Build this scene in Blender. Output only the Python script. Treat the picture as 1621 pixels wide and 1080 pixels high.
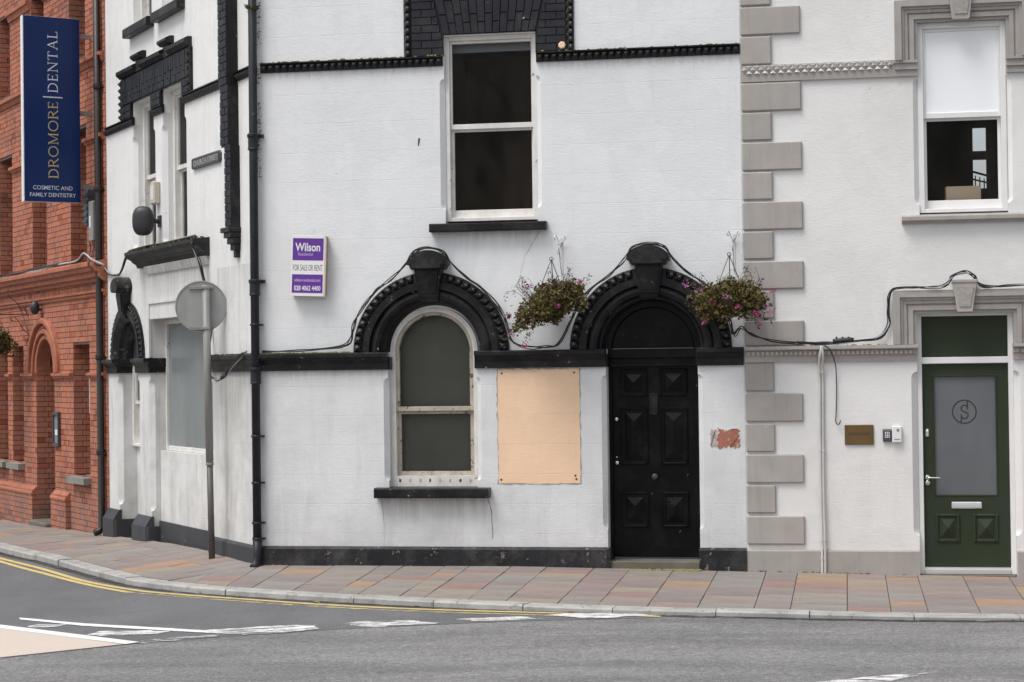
import bpy, bmesh, math, random
from mathutils import Matrix, Vector
random.seed(11)
rnd = random.random
def ru(a, b): return a + (b - a) * rnd()
for _o in list(bpy.data.objects): bpy.data.objects.remove(_o)
scene = bpy.context.scene
C = scene.collection
PI = math.pi

# ------------------------------------------------------------------ camera
cam_d = bpy.data.cameras.new('camera')
cam = bpy.data.objects.new('camera', cam_d); C.objects.link(cam); scene.camera = cam
cam_d.sensor_width = 36.0; cam_d.lens = 36.0 * 3000 / 1621; cam_d.clip_end = 3000; cam_d.clip_start = 0.1
cam.matrix_world = Matrix.Translation((0, 0, 2.10)) @ Matrix.Rotation(PI / 2 + 0.015, 4, 'X') @ Matrix.Rotation(-0.0125, 4, 'Z')

# ------------------------------------------------------------------ sky, sun, exposure (bright overcast)
world = bpy.data.worlds.new('World'); scene.world = world; world.use_nodes = True
wn = world.node_tree; wn.nodes.clear()
sky = wn.nodes.new('ShaderNodeTexSky'); sky.sky_type = 'NISHITA'; sky.sun_disc = False
SUN_EL, SUN_FROM = 62.0, Vector((-0.80, -0.58, 0))
sky.sun_elevation = math.radians(SUN_EL)
sky.sun_rotation = math.atan2(SUN_FROM.x, SUN_FROM.y)
sky.air_density = 1.0; sky.dust_density = 4.0; sky.ozone_density = 1.0
hs = wn.nodes.new('ShaderNodeHueSaturation'); hs.inputs['Saturation'].default_value = 0.32
bg = wn.nodes.new('ShaderNodeBackground'); bg.inputs['Strength'].default_value = 0.138
wo = wn.nodes.new('ShaderNodeOutputWorld')
wn.links.new(sky.outputs[0], hs.inputs['Color']); wn.links.new(hs.outputs[0], bg.inputs[0]); wn.links.new(bg.outputs[0], wo.inputs[0])
sd = bpy.data.lights.new('sun', 'SUN'); sd.energy = 1.5; sd.angle = math.radians(24); sd.color = (1.0, 0.965, 0.92)
sun = bpy.data.objects.new('sun', sd); C.objects.link(sun)
e = math.radians(SUN_EL); hz = SUN_FROM.normalized() * math.cos(e)
sun.rotation_euler = Vector((hz.x, hz.y, math.sin(e))).to_track_quat('Z', 'Y').to_euler()
sun.location = (-6, -8, 20)
vs = scene.view_settings
vs.view_transform = 'Standard'; vs.look = 'None'; vs.gamma = 1.0; vs.exposure = 0.29; vs.use_curve_mapping = False
scene.cycles.max_bounces = 4; scene.cycles.transparent_max_bounces = 12

# ------------------------------------------------------------------ frames: u right along a facade, n outwards, v up
def frame(x, y, a): return Matrix.Translation((x, y, 0)) @ Matrix.Rotation(a, 4, 'Z')
FF = frame(-2.731, 20.469, -0.17453)          # front facades
FL = frame(-2.731, 20.469, -1.08866)          # side wall of the corner house
FB = frame(-5.480, 25.722, -1.06412)          # brick house
FW = Matrix.Identity(4)
def sub(F, u, n, v, rz=0, ry=0): return F @ Matrix.Translation((u, -n, v)) @ Matrix.Rotation(rz, 4, 'Z') @ Matrix.Rotation(ry, 4, 'Y')
WM = {}
def link(o, M, parent):
    C.objects.link(o); WM[o] = M
    if parent is None: o.matrix_basis = M
    else:
        o.parent = parent; o.matrix_basis = WM[parent].inverted() @ M
    return o
def thing(name, label, cat, M, group=None):
    o = bpy.data.objects.new(name, None); o.empty_display_size = 0.1
    link(o, M, None); o['label'] = label; o['category'] = cat
    if group: o['group'] = group
    return o
def finish(name, bm, mat, M, parent=None, smooth=False, recalc=True):
    if recalc: bmesh.ops.recalc_face_normals(bm, faces=bm.faces)
    me = bpy.data.meshes.new(name); bm.to_mesh(me); bm.free()
    if smooth:
        for p in me.polygons: p.use_smooth = True
    me.materials.append(mat)
    return link(bpy.data.objects.new(name, me), M, parent)
def inst(name, me, M, parent):
    return link(bpy.data.objects.new(name, me), M, parent)
def tag(o, label, cat, group=None):
    o['label'] = label; o['category'] = cat
    if group: o['group'] = group
    return o
def struct(o): o['kind'] = 'structure'; return o

# ------------------------------------------------------------------ shape helpers, all in (u, n, v)
def V(bm, u, n, v): return bm.verts.new((u, -n, v))
def quad(bm, a, b, c, d): return bm.faces.new([V(bm, *a), V(bm, *b), V(bm, *c), V(bm, *d)])
def box(bm, u0, u1, n0, n1, v0, v1, bev=0.0):
    p = [V(bm, u, n, v) for v in (v0, v1) for n in (n0, n1) for u in (u0, u1)]
    fs = [bm.faces.new([p[i] for i in f]) for f in ((0, 1, 3, 2), (4, 6, 7, 5), (0, 4, 5, 1), (2, 3, 7, 6), (0, 2, 6, 4), (1, 5, 7, 3))]
    if bev:
        es = {e for f in fs for e in f.edges}
        bmesh.ops.bevel(bm, geom=list(es), offset=bev, segments=1, affect='EDGES', profile=0.5)
def prism(bm, pts, fn, a, b):
    A = [V(bm, *fn(p, a)) for p in pts]; B = [V(bm, *fn(p, b)) for p in pts]
    bm.faces.new(A); bm.faces.new(B[::-1])
    for i in range(len(pts)):
        j = (i + 1) % len(pts); bm.faces.new([A[i], B[i], B[j], A[j]])
def prism_u(bm, prof, u0, u1): prism(bm, prof, lambda p, t: (t, p[0], p[1]), u0, u1)   # profile (n, v)
def prism_n(bm, pts, n0, n1): prism(bm, pts, lambda p, t: (p[0], t, p[1]), n0, n1)     # outline (u, v)
def prism_v(bm, pts, v0, v1): prism(bm, pts, lambda p, t: (p[0], p[1], t), v0, v1)     # plan (u, n)
def tube(bm, pts, r, seg=8, r1=None, caps=True):
    P = [Vector((p[0], -p[1], p[2])) for p in pts]; rings = []; m = len(P); ref = None
    for i, p in enumerate(P):
        t = (P[min(i + 1, m - 1)] - P[max(i - 1, 0)]).normalized()
        if ref is None: ref = t.orthogonal().normalized()
        ref = (ref - t * ref.dot(t)); ref = ref.normalized() if ref.length > 1e-6 else t.orthogonal().normalized()
        b = t.cross(ref); rr = r if r1 is None else r + (r1 - r) * i / (m - 1)
        rings.append([bm.verts.new(p + (ref * math.cos(2 * PI * k / seg) + b * math.sin(2 * PI * k / seg)) * rr) for k in range(seg)])
    for i in range(m - 1):
        for k in range(seg):
            l = (k + 1) % seg; bm.faces.new([rings[i][k], rings[i][l], rings[i + 1][l], rings[i + 1][k]])
    if caps: bm.faces.new(rings[0][::-1]); bm.faces.new(rings[-1])
def spline(pts, n=6):
    out = []; m = len(pts)
    for i in range(m - 1):
        p0, p1, p2, p3 = (Vector(pts[max(i - 1, 0)]), Vector(pts[i]), Vector(pts[i + 1]), Vector(pts[min(i + 2, m - 1)]))
        for k in range(n):
            t = k / n
            out.append(tuple(0.5 * ((2 * p1) + (p2 - p0) * t + (2 * p0 - 5 * p1 + 4 * p2 - p3) * t * t + (3 * p1 - p0 - 3 * p2 + p3) * t ** 3)))
    out.append(tuple(pts[-1])); return out
def lathe_n(bm, cu, cv, prof, seg=24):             # rings (radius, n) round an axis along n
    rings = [[V(bm, cu + r * math.cos(2 * PI * k / seg), n, cv + r * math.sin(2 * PI * k / seg)) for k in range(seg)] for r, n in prof]
    for a, b in zip(rings, rings[1:]):
        for k in range(seg): bm.faces.new([a[k], a[(k + 1) % seg], b[(k + 1) % seg], b[k]])
    bm.faces.new(rings[0]); bm.faces.new(rings[-1])
def lathe_v(bm, cu, cn, prof, seg=16):             # rings (radius, v) round a vertical axis
    rings = [[V(bm, cu + r * math.cos(2 * PI * k / seg), cn + r * math.sin(2 * PI * k / seg), v) for k in range(seg)] for r, v in prof]
    for a, b in zip(rings, rings[1:]):
        for k in range(seg): bm.faces.new([a[k], a[(k + 1) % seg], b[(k + 1) % seg], b[k]])
    bm.faces.new(rings[0]); bm.faces.new(rings[-1])
def arch_sweep(bm, cu, cv, prof, a0=0.0, a1=PI, seg=40):    # closed profile (radius, n) swept round an arch
    rings = [[V(bm, cu + r * math.cos(a0 + (a1 - a0) * k / seg), n, cv + r * math.sin(a0 + (a1 - a0) * k / seg)) for r, n in prof] for k in range(seg + 1)]
    m = len(prof)
    for a, b in zip(rings, rings[1:]):
        for i in range(m): bm.faces.new([a[i], a[(i + 1) % m], b[(i + 1) % m], b[i]])
    bm.faces.new(rings[0]); bm.faces.new(rings[-1])
def pyramid_mesh(name, w, h, d, mat):              # square stud, base on n = 0
    bm = bmesh.new()
    b = [V(bm, x, 0, z) for x, z in ((-w / 2, -h / 2), (w / 2, -h / 2), (w / 2, h / 2), (-w / 2, h / 2))]
    t = V(bm, 0, d, 0)
    for i in range(4): bm.faces.new([b[i], b[(i + 1) % 4], t])
    bm.faces.new(b[::-1]); bmesh.ops.recalc_face_normals(bm, faces=bm.faces)
    me = bpy.data.meshes.new(name); bm.to_mesh(me); bm.free(); me.materials.append(mat); return me
def text_into(bm, body, u0, u1, v0, v1, n, offset=0.0, thick=0.0, shear=0.0, rot=False, spacing=1.0):
    cu = bpy.data.curves.new('t', 'FONT'); cu.body = body; cu.offset = offset; cu.shear = shear; cu.resolution_u = 4; cu.space_character = spacing
    o = bpy.data.objects.new('t', cu); C.objects.link(o)
    dg = bpy.context.evaluated_depsgraph_get(); dg.update()
    me = bpy.data.meshes.new_from_object(o.evaluated_get(dg))
    xs = [v.co.x for v in me.vertices]; ys = [v.co.y for v in me.vertices]
    x0, x1, y0, y1 = min(xs), max(xs), min(ys), max(ys)
    vv = []
    for v in me.vertices:
        a = (v.co.x - x0) / (x1 - x0); b = (v.co.y - y0) / (y1 - y0)
        vv.append(V(bm, u0 + (u1 - u0) * a, n, v0 + (v1 - v0) * b) if not rot else V(bm, u1 - (u1 - u0) * b, n, v0 + (v1 - v0) * a))
    for p in me.polygons:
        try: bm.faces.new([vv[i] for i in p.vertices])
        except ValueError: pass
    bpy.data.objects.remove(o); bpy.data.curves.remove(cu); bpy.data.meshes.remove(me)

# ------------------------------------------------------------------ walls with openings
def cells(bm, u0, u1, v0, v1, holes, n=0.0):
    us = sorted({u0, u1} | {min(max(x, u0), u1) for h in holes for x in (h[0], h[1])})
    zs = sorted({v0, v1} | {min(max(x, v0), v1) for h in holes for x in (h[2], h[3])})
    for a, b in zip(us, us[1:]):
        for c, d in zip(zs, zs[1:]):
            if any(h[0] <= (a + b) / 2 <= h[1] and h[2] <= (c + d) / 2 <= h[3] for h in holes): continue
            quad(bm, (a, n, c), (b, n, c), (b, n, d), (a, n, d))
JW = 0.14
def jambs(bm, uL, uR, v0, v1, depth, ch=None, head=True, w=0.05):
    """wall strips beside an opening with stop-chamfered arrises, the reveals, the soffit and the bottom"""
    zs = {v0, v1}
    if ch:
        c0, c1 = ch
        for k in range(7): zs |= {c0 + w * k / 6 * 1.3, c1 - w * k / 6 * 1.3}
    zs = sorted(zs)
    def a(v):
        if not ch: return 0.0
        c0, c1 = ch
        if v <= c0 or v >= c1: return 0.0
        t = min((v - c0), (c1 - v)) / (w * 1.3)
        return w if t >= 1 else w * math.sqrt(max(0, 1 - (1 - t) ** 2))
    for s, e in ((-1, uL), (1, uR)):
        for z0, z1 in zip(zs, zs[1:]):
            a0, a1 = a(z0), a(z1)
            quad(bm, (e + s * JW, 0, z0), (e + s * a0, 0, z0), (e + s * a1, 0, z1), (e + s * JW, 0, z1))
            if a0 or a1: quad(bm, (e + s * a0, 0, z0), (e, -a0, z0), (e, -a1, z1), (e + s * a1, 0, z1))
            quad(bm, (e, -a0, z0), (e, -depth, z0), (e, -depth, z1), (e, -a1, z1))
    if head: quad(bm, (uL, 0, v1), (uR, 0, v1), (uR, -depth, v1), (uL, -depth, v1))
    quad(bm, (uL, 0, v0), (uR, 0, v0), (uR, -depth, v0), (uL, -depth, v0))
def spandrel(bm, cu, r, v0, ru_, top, n=0.0, seg=28):
    """wall above a round-headed hole: from the arc up to v = top, out to cu +- ru_"""
    quad(bm, (cu - ru_, n, v0), (cu - r, n, v0), (cu - r, n, top), (cu - ru_, n, top))
    quad(bm, (cu + r, n, v0), (cu + ru_, n, v0), (cu + ru_, n, top), (cu + r, n, top))
    for k in range(seg):
        a, b = PI * k / seg, PI * (k + 1) / seg
        p, q = (cu + r * math.cos(a), v0 + r * math.sin(a)), (cu + r * math.cos(b), v0 + r * math.sin(b))
        quad(bm, (p[0], n, p[1]), (q[0], n, q[1]), (q[0], n, top), (p[0], n, top))
def room(parent, M, u0, u1, v0, v1, n0, n1, mat, backhole=None):
    bm = bmesh.new()
    quad(bm, (u0, n0, v0), (u0, n1, v0), (u0, n1, v1), (u0, n0, v1)); quad(bm, (u1, n0, v0), (u1, n1, v0), (u1, n1, v1), (u1, n0, v1))
    quad(bm, (u0, n0, v0), (u1, n0, v0), (u1, n1, v0), (u0, n1, v0)); quad(bm, (u0, n0, v1), (u1, n0, v1), (u1, n1, v1), (u0, n1, v1))
    cells(bm, u0, u1, v0, v1, backhole or [], n1)
    return finish('room_interior', bm, mat, M, parent)

# ------------------------------------------------------------------ materials
class NB:
    def __init__(s, name):
        s.m = bpy.data.materials.new(name); s.m.use_nodes = True; s.t = s.m.node_tree; s.t.nodes.clear()
        s.out = s.n('ShaderNodeOutputMaterial'); s.b = s.n('ShaderNodeBsdfPrincipled'); s.l(s.b.outputs[0], s.out.inputs[0])
    def n(s, ty, **kw):
        x = s.t.nodes.new(ty)
        for k, v in kw.items(): setattr(x, k, v)
        return x
    def l(s, a, b): s.t.links.new(a, b)
    def co(s, kind='Object', scale=(1, 1, 1), rot=(0, 0, 0), loc=(0, 0, 0)):
        tc = s.n('ShaderNodeTexCoord'); mp = s.n('ShaderNodeMapping')
        mp.inputs['Scale'].default_value = scale; mp.inputs['Rotation'].default_value = rot; mp.inputs['Location'].default_value = loc
        s.l(tc.outputs[kind], mp.inputs[0]); return mp.outputs[0]
    def noise(s, vec, scale, detail=4, rough=0.55, dist=0.0):
        x = s.n('ShaderNodeTexNoise'); x.inputs['Scale'].default_value = scale; x.inputs['Detail'].default_value = detail
        x.inputs['Roughness'].default_value = rough; x.inputs['Distortion'].default_value = dist
        s.l(vec, x.inputs['Vector']); return x.outputs['Fac']
    def ramp(s, f, stops):
        r = s.n('ShaderNodeValToRGB'); el = r.color_ramp.elements
        while len(el) < len(stops): el.new(0.5)
        for x, (p, c) in zip(el, stops):
            x.position = p; x.color = (c, c, c, 1) if not isinstance(c, tuple) else (*c, 1)
        s.l(f, r.inputs[0]); return r.outputs[0]
    def mix(s, f, a, b, mode='MIX'):
        x = s.n('ShaderNodeMix', data_type='RGBA', blend_type=mode)
        for sock, val in ((x.inputs[0], f), (x.inputs[6], a), (x.inputs[7], b)):
            if hasattr(val, 'is_linked'): s.l(val, sock)
            elif isinstance(val, tuple): sock.default_value = (*val, 1)
            else: sock.default_value = val
        return x.outputs[2]
    def math(s, op, a, b=0.0):
        x = s.n('ShaderNodeMath', operation=op)
        for sock, val in ((x.inputs[0], a), (x.inputs[1], b)):
            if hasattr(val, 'is_linked'): s.l(val, sock)
            else: sock.default_value = val
        return x.outputs[0]
    def bump(s, h, strength=0.3, dist=0.01, prev=None):
        x = s.n('ShaderNodeBump'); x.inputs['Strength'].default_value = strength; x.inputs['Distance'].default_value = dist
        s.l(h, x.inputs['Height'])
        if prev is not None: s.l(prev, x.inputs['Normal'])
        return x.outputs[0]
    def fin(s, col, rough=0.6, nrm=None, spec=None, metal=0.0):
        i = s.b.inputs
        for sock, val in ((i['Base Color'], col), (i['Roughness'], rough)):
            if hasattr(val, 'is_linked'): s.l(val, sock)
            else: sock.default_value = (*val, 1) if isinstance(val, tuple) else val
        if nrm is not None: s.l(nrm, i['Normal'])
        if spec is not None: i['Specular IOR Level'].default_value = spec
        i['Metallic'].default_value = metal
        return s.m
def dull(c, k): return tuple(x * k for x in c)

def painted(name, col, rough=0.5, var=0.18, sc=3.0, bump=0.25, fine=90.0, chip=None, chipcol=(0.6, 0.58, 0.54), spec=None, dust=0.0, streak=0.0, dirt=(0.2, 0.18, 0.15)):
    s = NB(name); v = s.co()
    a = s.noise(v, sc, 5); c = s.mix(s.ramp(a, [(0.3, 0.0), (0.75, 1.0)]), dull(col, 1 - var), dull(col, 1 + var * 0.5))
    if streak:
        st = s.noise(s.co(scale=(14, 14, 0.9)), 1.0, 5, 0.65)
        c = s.mix(s.math('MULTIPLY', s.ramp(st, [(0.5, 0.0), (0.78, 1.0)]), streak), c, dirt)
    if dust:
        du = s.math('MULTIPLY', s.ramp(s.noise(v, 3.6, 7, 0.72), [(0.47, 0.0), (0.72, 1.0)]), dust); c = s.mix(du, c, (0.11, 0.105, 0.095))
    if chip:
        chip -= 0.085; k = s.noise(v, 11.0, 6, 0.7); c = s.mix(s.ramp(k, [(chip, 0.0), (chip + 0.015, 1.0)]), c, chipcol)
    f = s.noise(v, fine, 3, 0.6); nb = s.bump(f, bump, 0.004)
    oi = s.n('ShaderNodeObjectInfo'); c = s.mix(1.0, c, s.ramp(oi.outputs['Random'], [(0.0, 0.93), (1.0, 1.05)]), 'MULTIPLY')
    rr = s.math('ADD', s.math('MULTIPLY', a, 0.2), rough - 0.1)
    return s.fin(c, rr, nb, spec)

def render_wall(name, col, grime=0.35, low=0.5, lowtop=3.4, joints=True, dirtcol=(0.30, 0.29, 0.26), seed=0.0, jstr=0.34, stains=()):
    """painted lined-out render: scored ashlar joints, brush texture, rain streaks and grime"""
    s = NB(name); v = s.co(loc=(seed, 0, 0))
    c = s.mix(s.ramp(s.noise(v, 0.9, 4), [(0.3, 0.0), (0.7, 1.0)]), dull(col, 0.95), dull(col, 1.02))
    c = s.mix(s.math('MULTIPLY', s.ramp(s.noise(v, 26.0, 5, 0.7), [(0.35, 0.0), (0.75, 1.0)]), 0.10), c, dull(col, 0.82))
    pt = s.ramp(s.noise(v, 1.15, 6, 0.55, 0.6), [(0.50, 0.0), (0.53, 1.0)]); c = s.mix(s.math('MULTIPLY', pt, 0.5), c, s.mix(1.0, c, (0.93, 0.935, 0.93), 'MULTIPLY'))    # uneven coats
    st = s.noise(s.co(scale=(6, 6, 0.8), loc=(seed, 0, 0)), 1.0, 7, 0.72, 0.4)
    m1 = s.math('MULTIPLY', s.ramp(st, [(0.5, 0.0), (0.72, 1.0)]), grime)
    bl = s.ramp(s.noise(v, 1.7, 5, 0.6), [(0.42, 0.0), (0.7, 1.0)])
    sep = s.n('ShaderNodeSeparateXYZ'); s.l(s.co(), sep.inputs[0])
    mr = s.n('ShaderNodeMapRange'); s.l(sep.outputs['Z'], mr.inputs[0])
    for k, q in ((1, lowtop), (2, lowtop * 0.2), (3, 0.0), (4, 1.0)): mr.inputs[k].default_value = q
    zone = mr.outputs[0]                                       # dirt settles on the lower storey
    m2 = s.math('MULTIPLY', s.math('MULTIPLY', s.math('ADD', s.math('MULTIPLY', bl, 0.7), 0.3), zone), low)
    m1 = s.math('MULTIPLY', m1, s.math('ADD', s.math('MULTIPLY', zone, 0.75), 0.25))
    c = s.mix(m1, c, dirtcol); c = s.mix(m2, c, dull(col, 0.62))
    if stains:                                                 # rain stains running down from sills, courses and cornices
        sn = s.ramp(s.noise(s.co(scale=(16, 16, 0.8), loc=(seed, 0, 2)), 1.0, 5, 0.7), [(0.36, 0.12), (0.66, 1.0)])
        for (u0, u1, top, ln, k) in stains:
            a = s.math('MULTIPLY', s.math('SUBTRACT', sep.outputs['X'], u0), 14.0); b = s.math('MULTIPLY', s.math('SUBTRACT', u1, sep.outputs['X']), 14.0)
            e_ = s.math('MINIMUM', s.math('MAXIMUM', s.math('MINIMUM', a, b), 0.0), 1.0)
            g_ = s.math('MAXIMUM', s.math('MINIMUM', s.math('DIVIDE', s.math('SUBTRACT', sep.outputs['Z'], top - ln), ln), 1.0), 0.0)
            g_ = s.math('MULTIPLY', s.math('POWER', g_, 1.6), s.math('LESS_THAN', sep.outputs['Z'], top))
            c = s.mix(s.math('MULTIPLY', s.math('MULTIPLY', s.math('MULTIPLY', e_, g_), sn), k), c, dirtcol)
        lowd = s.math('MAXIMUM', s.math('DIVIDE', s.math('SUBTRACT', 0.62, sep.outputs['Z']), 0.5), 0.0)      # splash-back above the paving
        c = s.mix(s.math('MINIMUM', s.math('MULTIPLY', s.math('MULTIPLY', lowd, s.ramp(s.noise(v, 5.0, 6, 0.7), [(0.35, 0.0), (0.7, 1.0)])), 0.35), 0.5), c, (0.34, 0.33, 0.26))
    ck = s.ramp(s.noise(v, 7.0, 7, 0.75), [(0.665, 0.0), (0.69, 1.0)])
    c = s.mix(s.math('MULTIPLY', ck, 0.45), c, (0.16, 0.15, 0.14))
    h = s.noise(s.co(scale=(0.45, 0.45, 1.8)), 34.0, 6, 0.7); nb = s.bump(h, 0.5, 0.006)
    nb = s.bump(s.noise(v, 5.0, 3), 0.25, 0.02, nb)
    if joints:
        br = s.n('ShaderNodeTexBrick'); s.l(s.co(rot=(PI / 2, 0, 0), loc=(0, -0.262, 0)), br.inputs['Vector'])
        br.inputs['Scale'].default_value = 1.0; br.inputs['Mortar Size'].default_value = 0.004; br.inputs['Mortar Smooth'].default_value = 0.4
        br.inputs['Brick Width'].default_value = 0.86; br.inputs['Row Height'].default_value = 0.3145
        br.inputs['Color1'].default_value = br.inputs['Color2'].default_value = (1, 1, 1, 1); br.inputs['Mortar'].default_value = (0, 0, 0, 1)
        worn = s.math('MAXIMUM', br.outputs['Color'], s.ramp(s.noise(v, 2.3, 3), [(0.42, 0.0), (0.62, 0.85)]))
        nb = s.bump(worn, jstr, 0.01, nb)
        c = s.mix(s.math('MULTIPLY', s.math('SUBTRACT', 1.0, worn), 0.10), c, dull(col, 0.55))
    return s.fin(c, 0.62, nb, 0.3)

def brick_mat(name, cols, rough=0.85, dirt=True):
    s = NB(name); at = s.n('ShaderNodeAttribute', attribute_name='tone'); v = s.co()
    c = s.ramp(at.outputs['Fac'], [(i / (len(cols) - 1), q) for i, q in enumerate(cols)])
    c = s.mix(s.math('MULTIPLY', s.noise(v, 30.0, 5, 0.7), 0.45), c, dull(cols[0], 0.45))
    if dirt:
        sep = s.n('ShaderNodeSeparateXYZ'); s.l(v, sep.inputs[0])
        g = s.ramp(s.noise(v, 1.3, 5, 0.65), [(0.5, 0.0), (0.72, 1.0)])
        c = s.mix(s.math('MULTIPLY', g, 0.6), c, (0.13, 0.09, 0.075))
        g2 = s.math('MULTIPLY', s.math('MAXIMUM', s.math('DIVIDE', s.math('SUBTRACT', 0.9, sep.outputs['Z']), 1.2), 0.0), s.ramp(s.noise(v, 2.2, 5, 0.7), [(0.38, 0.0), (0.62, 1.0)]))
        c = s.mix(s.math('MINIMUM', s.math('MULTIPLY', g2, 0.9), 0.75), c, (0.16, 0.13, 0.12))
    return s.fin(c, rough, s.bump(s.noise(v, 60.0, 4, 0.7), 0.5, 0.004), 0.25)

M = {}
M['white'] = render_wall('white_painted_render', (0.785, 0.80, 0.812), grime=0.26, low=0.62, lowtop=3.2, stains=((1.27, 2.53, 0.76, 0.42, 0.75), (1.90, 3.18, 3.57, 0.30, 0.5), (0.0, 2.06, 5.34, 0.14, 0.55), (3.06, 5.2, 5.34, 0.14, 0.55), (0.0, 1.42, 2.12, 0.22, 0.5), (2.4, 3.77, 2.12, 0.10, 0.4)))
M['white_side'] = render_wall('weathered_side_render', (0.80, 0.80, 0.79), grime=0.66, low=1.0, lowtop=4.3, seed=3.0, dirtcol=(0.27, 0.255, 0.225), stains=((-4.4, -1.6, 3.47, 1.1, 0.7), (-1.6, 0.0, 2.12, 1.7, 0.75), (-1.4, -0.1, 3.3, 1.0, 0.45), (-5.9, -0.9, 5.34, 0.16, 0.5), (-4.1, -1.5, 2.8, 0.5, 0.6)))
M['cream'] = render_wall('smooth_white_render', (0.785, 0.78, 0.768), grime=0.16, low=0.12, lowtop=1.6, joints=False, seed=7.0)
M['grey'] = painted('grey_stone_paint', (0.395, 0.37, 0.345), 0.6, 0.12, 4.0, 0.35, streak=0.30, chip=0.765, chipcol=(0.55, 0.53, 0.50), dirt=(0.2, 0.18, 0.16))
M['grey_rough'] = painted('grey_reticulated_stone', (0.36, 0.335, 0.31), 0.75, 0.2, 30.0, 1.0, fine=45.0)
M['black'] = painted('black_gloss_paint', (0.0095, 0.0095, 0.0115), 0.36, 0.25, 4.0, 0.35, fine=60.0, spec=0.24, dust=0.30, chip=0.745, chipcol=(0.42, 0.41, 0.39))
M['black_stud'] = painted('worn_black_studs', (0.014, 0.014, 0.015), 0.4, 0.3, 6.0, 0.4, fine=45.0, spec=0.3, chip=0.675, chipcol=(0.20, 0.195, 0.18))
M['black_brick'] = painted('black_painted_brick', (0.021, 0.022, 0.029), 0.5, 0.3, 5.0, 0.5, fine=50.0, spec=0.24, dust=0.25, chip=0.775, chipcol=(0.55, 0.54, 0.52))
M['black_old'] = painted('weathered_black_paint', (0.0135, 0.0135, 0.014), 0.45, 0.35, 5.0, 0.45, fine=45.0, spec=0.28, dust=0.4, chip=0.70, chipcol=(0.10, 0.10, 0.075))
M['plinth'] = painted('flaking_black_plinth', (0.020, 0.020, 0.024), 0.55, 0.35, 4.0, 0.6, fine=35.0, spec=0.25, dust=0.55, chip=0.70, chipcol=(0.19, 0.165, 0.15))
M['plinth_side'] = painted('charcoal_plinth', (0.045, 0.048, 0.054), 0.6, 0.3, 3.0, 0.5, fine=40.0, chip=0.74, chipcol=(0.4, 0.39, 0.37))
M['door_black'] = painted('black_door_paint', (0.0035, 0.0035, 0.004), 0.34, 0.2, 6.0, 0.15, fine=40.0, spec=0.15, dust=0.10, chip=0.78, chipcol=(0.2, 0.18, 0.17))
M['timber_white'] = painted('old_white_timber', (0.75, 0.73, 0.70), 0.5, 0.15, 6.0, 0.4, fine=70.0, chip=0.735, chipcol=(0.07, 0.06, 0.05), streak=0.25, dirt=(0.3, 0.26, 0.2))
M['timber_old'] = painted('peeling_cream_timber', (0.50, 0.45, 0.37), 0.6, 0.3, 8.0, 0.6, fine=60.0, chip=0.66, chipcol=(0.12, 0.09, 0.06), streak=0.35, dirt=(0.22, 0.17, 0.11))
M['timber_clean'] = painted('fresh_white_timber', (0.78, 0.775, 0.765), 0.4, 0.06, 3.0, 0.1)
M['green'] = painted('olive_green_paint', (0.032, 0.043, 0.024), 0.42, 0.1, 3.0, 0.08, spec=0.2)
M['olive'] = painted('olive_backing_board', (0.082, 0.079, 0.064), 0.6, 0.25, 1.6, 0.05)
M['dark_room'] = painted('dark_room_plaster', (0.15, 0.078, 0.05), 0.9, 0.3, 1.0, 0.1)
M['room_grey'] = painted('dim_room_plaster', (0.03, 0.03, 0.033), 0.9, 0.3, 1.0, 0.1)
M['blind'] = painted('white_window_film', (0.93, 0.95, 0.97), 0.35, 0.05, 0.8, 0.05)
M['blind_grey'] = painted('grey_roller_blind', (0.2, 0.2, 0.21), 0.7, 0.1, 3.0, 0.1)
M['card'] = painted('brown_cardboard', (0.62, 0.47, 0.33), 0.8, 0.06, 3.0, 0.1)
M['tan'] = render_wall('bare_tan_render', (0.90, 0.64, 0.44), grime=0.10, low=0.10, lowtop=3.0, dirtcol=(0.5, 0.38, 0.28), jstr=0.4, seed=5.0)
M['patch_rim'] = painted('grubby_patch_rim', (0.50, 0.45, 0.40), 0.8, 0.4, 20.0, 0.6, fine=40.0)
M['rust'] = painted('exposed_red_brick', (0.40, 0.155, 0.11), 0.85, 0.3, 14.0, 0.8, fine=40.0, chip=0.66, chipcol=(0.42, 0.36, 0.33))
M['pipe'] = painted('black_iron_pipe', (0.020, 0.021, 0.027), 0.45, 0.3, 8.0, 0.3, spec=0.3, chip=0.76, chipcol=(0.12, 0.13, 0.16))
M['pipe_brown'] = painted('dark_brown_pipe', (0.018, 0.014, 0.012), 0.45, 0.3, 8.0, 0.3)
M['moss'] = painted('moss', (0.075, 0.085, 0.025), 0.95, 0.5, 25.0, 1.0, fine=60.0)
M['lichen'] = painted('pale_lichen', (0.30, 0.28, 0.12), 0.95, 0.4, 25.0, 1.0, fine=60.0)
M['galv'] = painted('galvanised_steel', (0.25, 0.248, 0.242), 0.45, 0.15, 6.0, 0.15, streak=0.3, dirt=(0.2, 0.19, 0.18))
M['sign_back'] = painted('grey_sign_back', (0.33, 0.335, 0.33), 0.45, 0.1, 5.0, 0.1, streak=0.5, dirt=(0.2, 0.19, 0.17))
M['post'] = painted('dull_grey_post', (0.095, 0.09, 0.086), 0.5, 0.2, 6.0, 0.2)
M['cable'] = painted('black_cable', (0.018, 0.018, 0.02), 0.5, 0.2, 8.0, 0.1)
M['cable_grey'] = painted('grey_cable', (0.42, 0.42, 0.42), 0.5, 0.2, 8.0, 0.1)
M['conduit'] = painted('white_conduit', (0.62, 0.61, 0.59), 0.5, 0.12, 8.0, 0.1, streak=0.3)
M['blue'] = painted('navy_sign_face', (0.008, 0.024, 0.105), 0.3, 0.08, 1.0, 0.02, spec=0.2)
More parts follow.
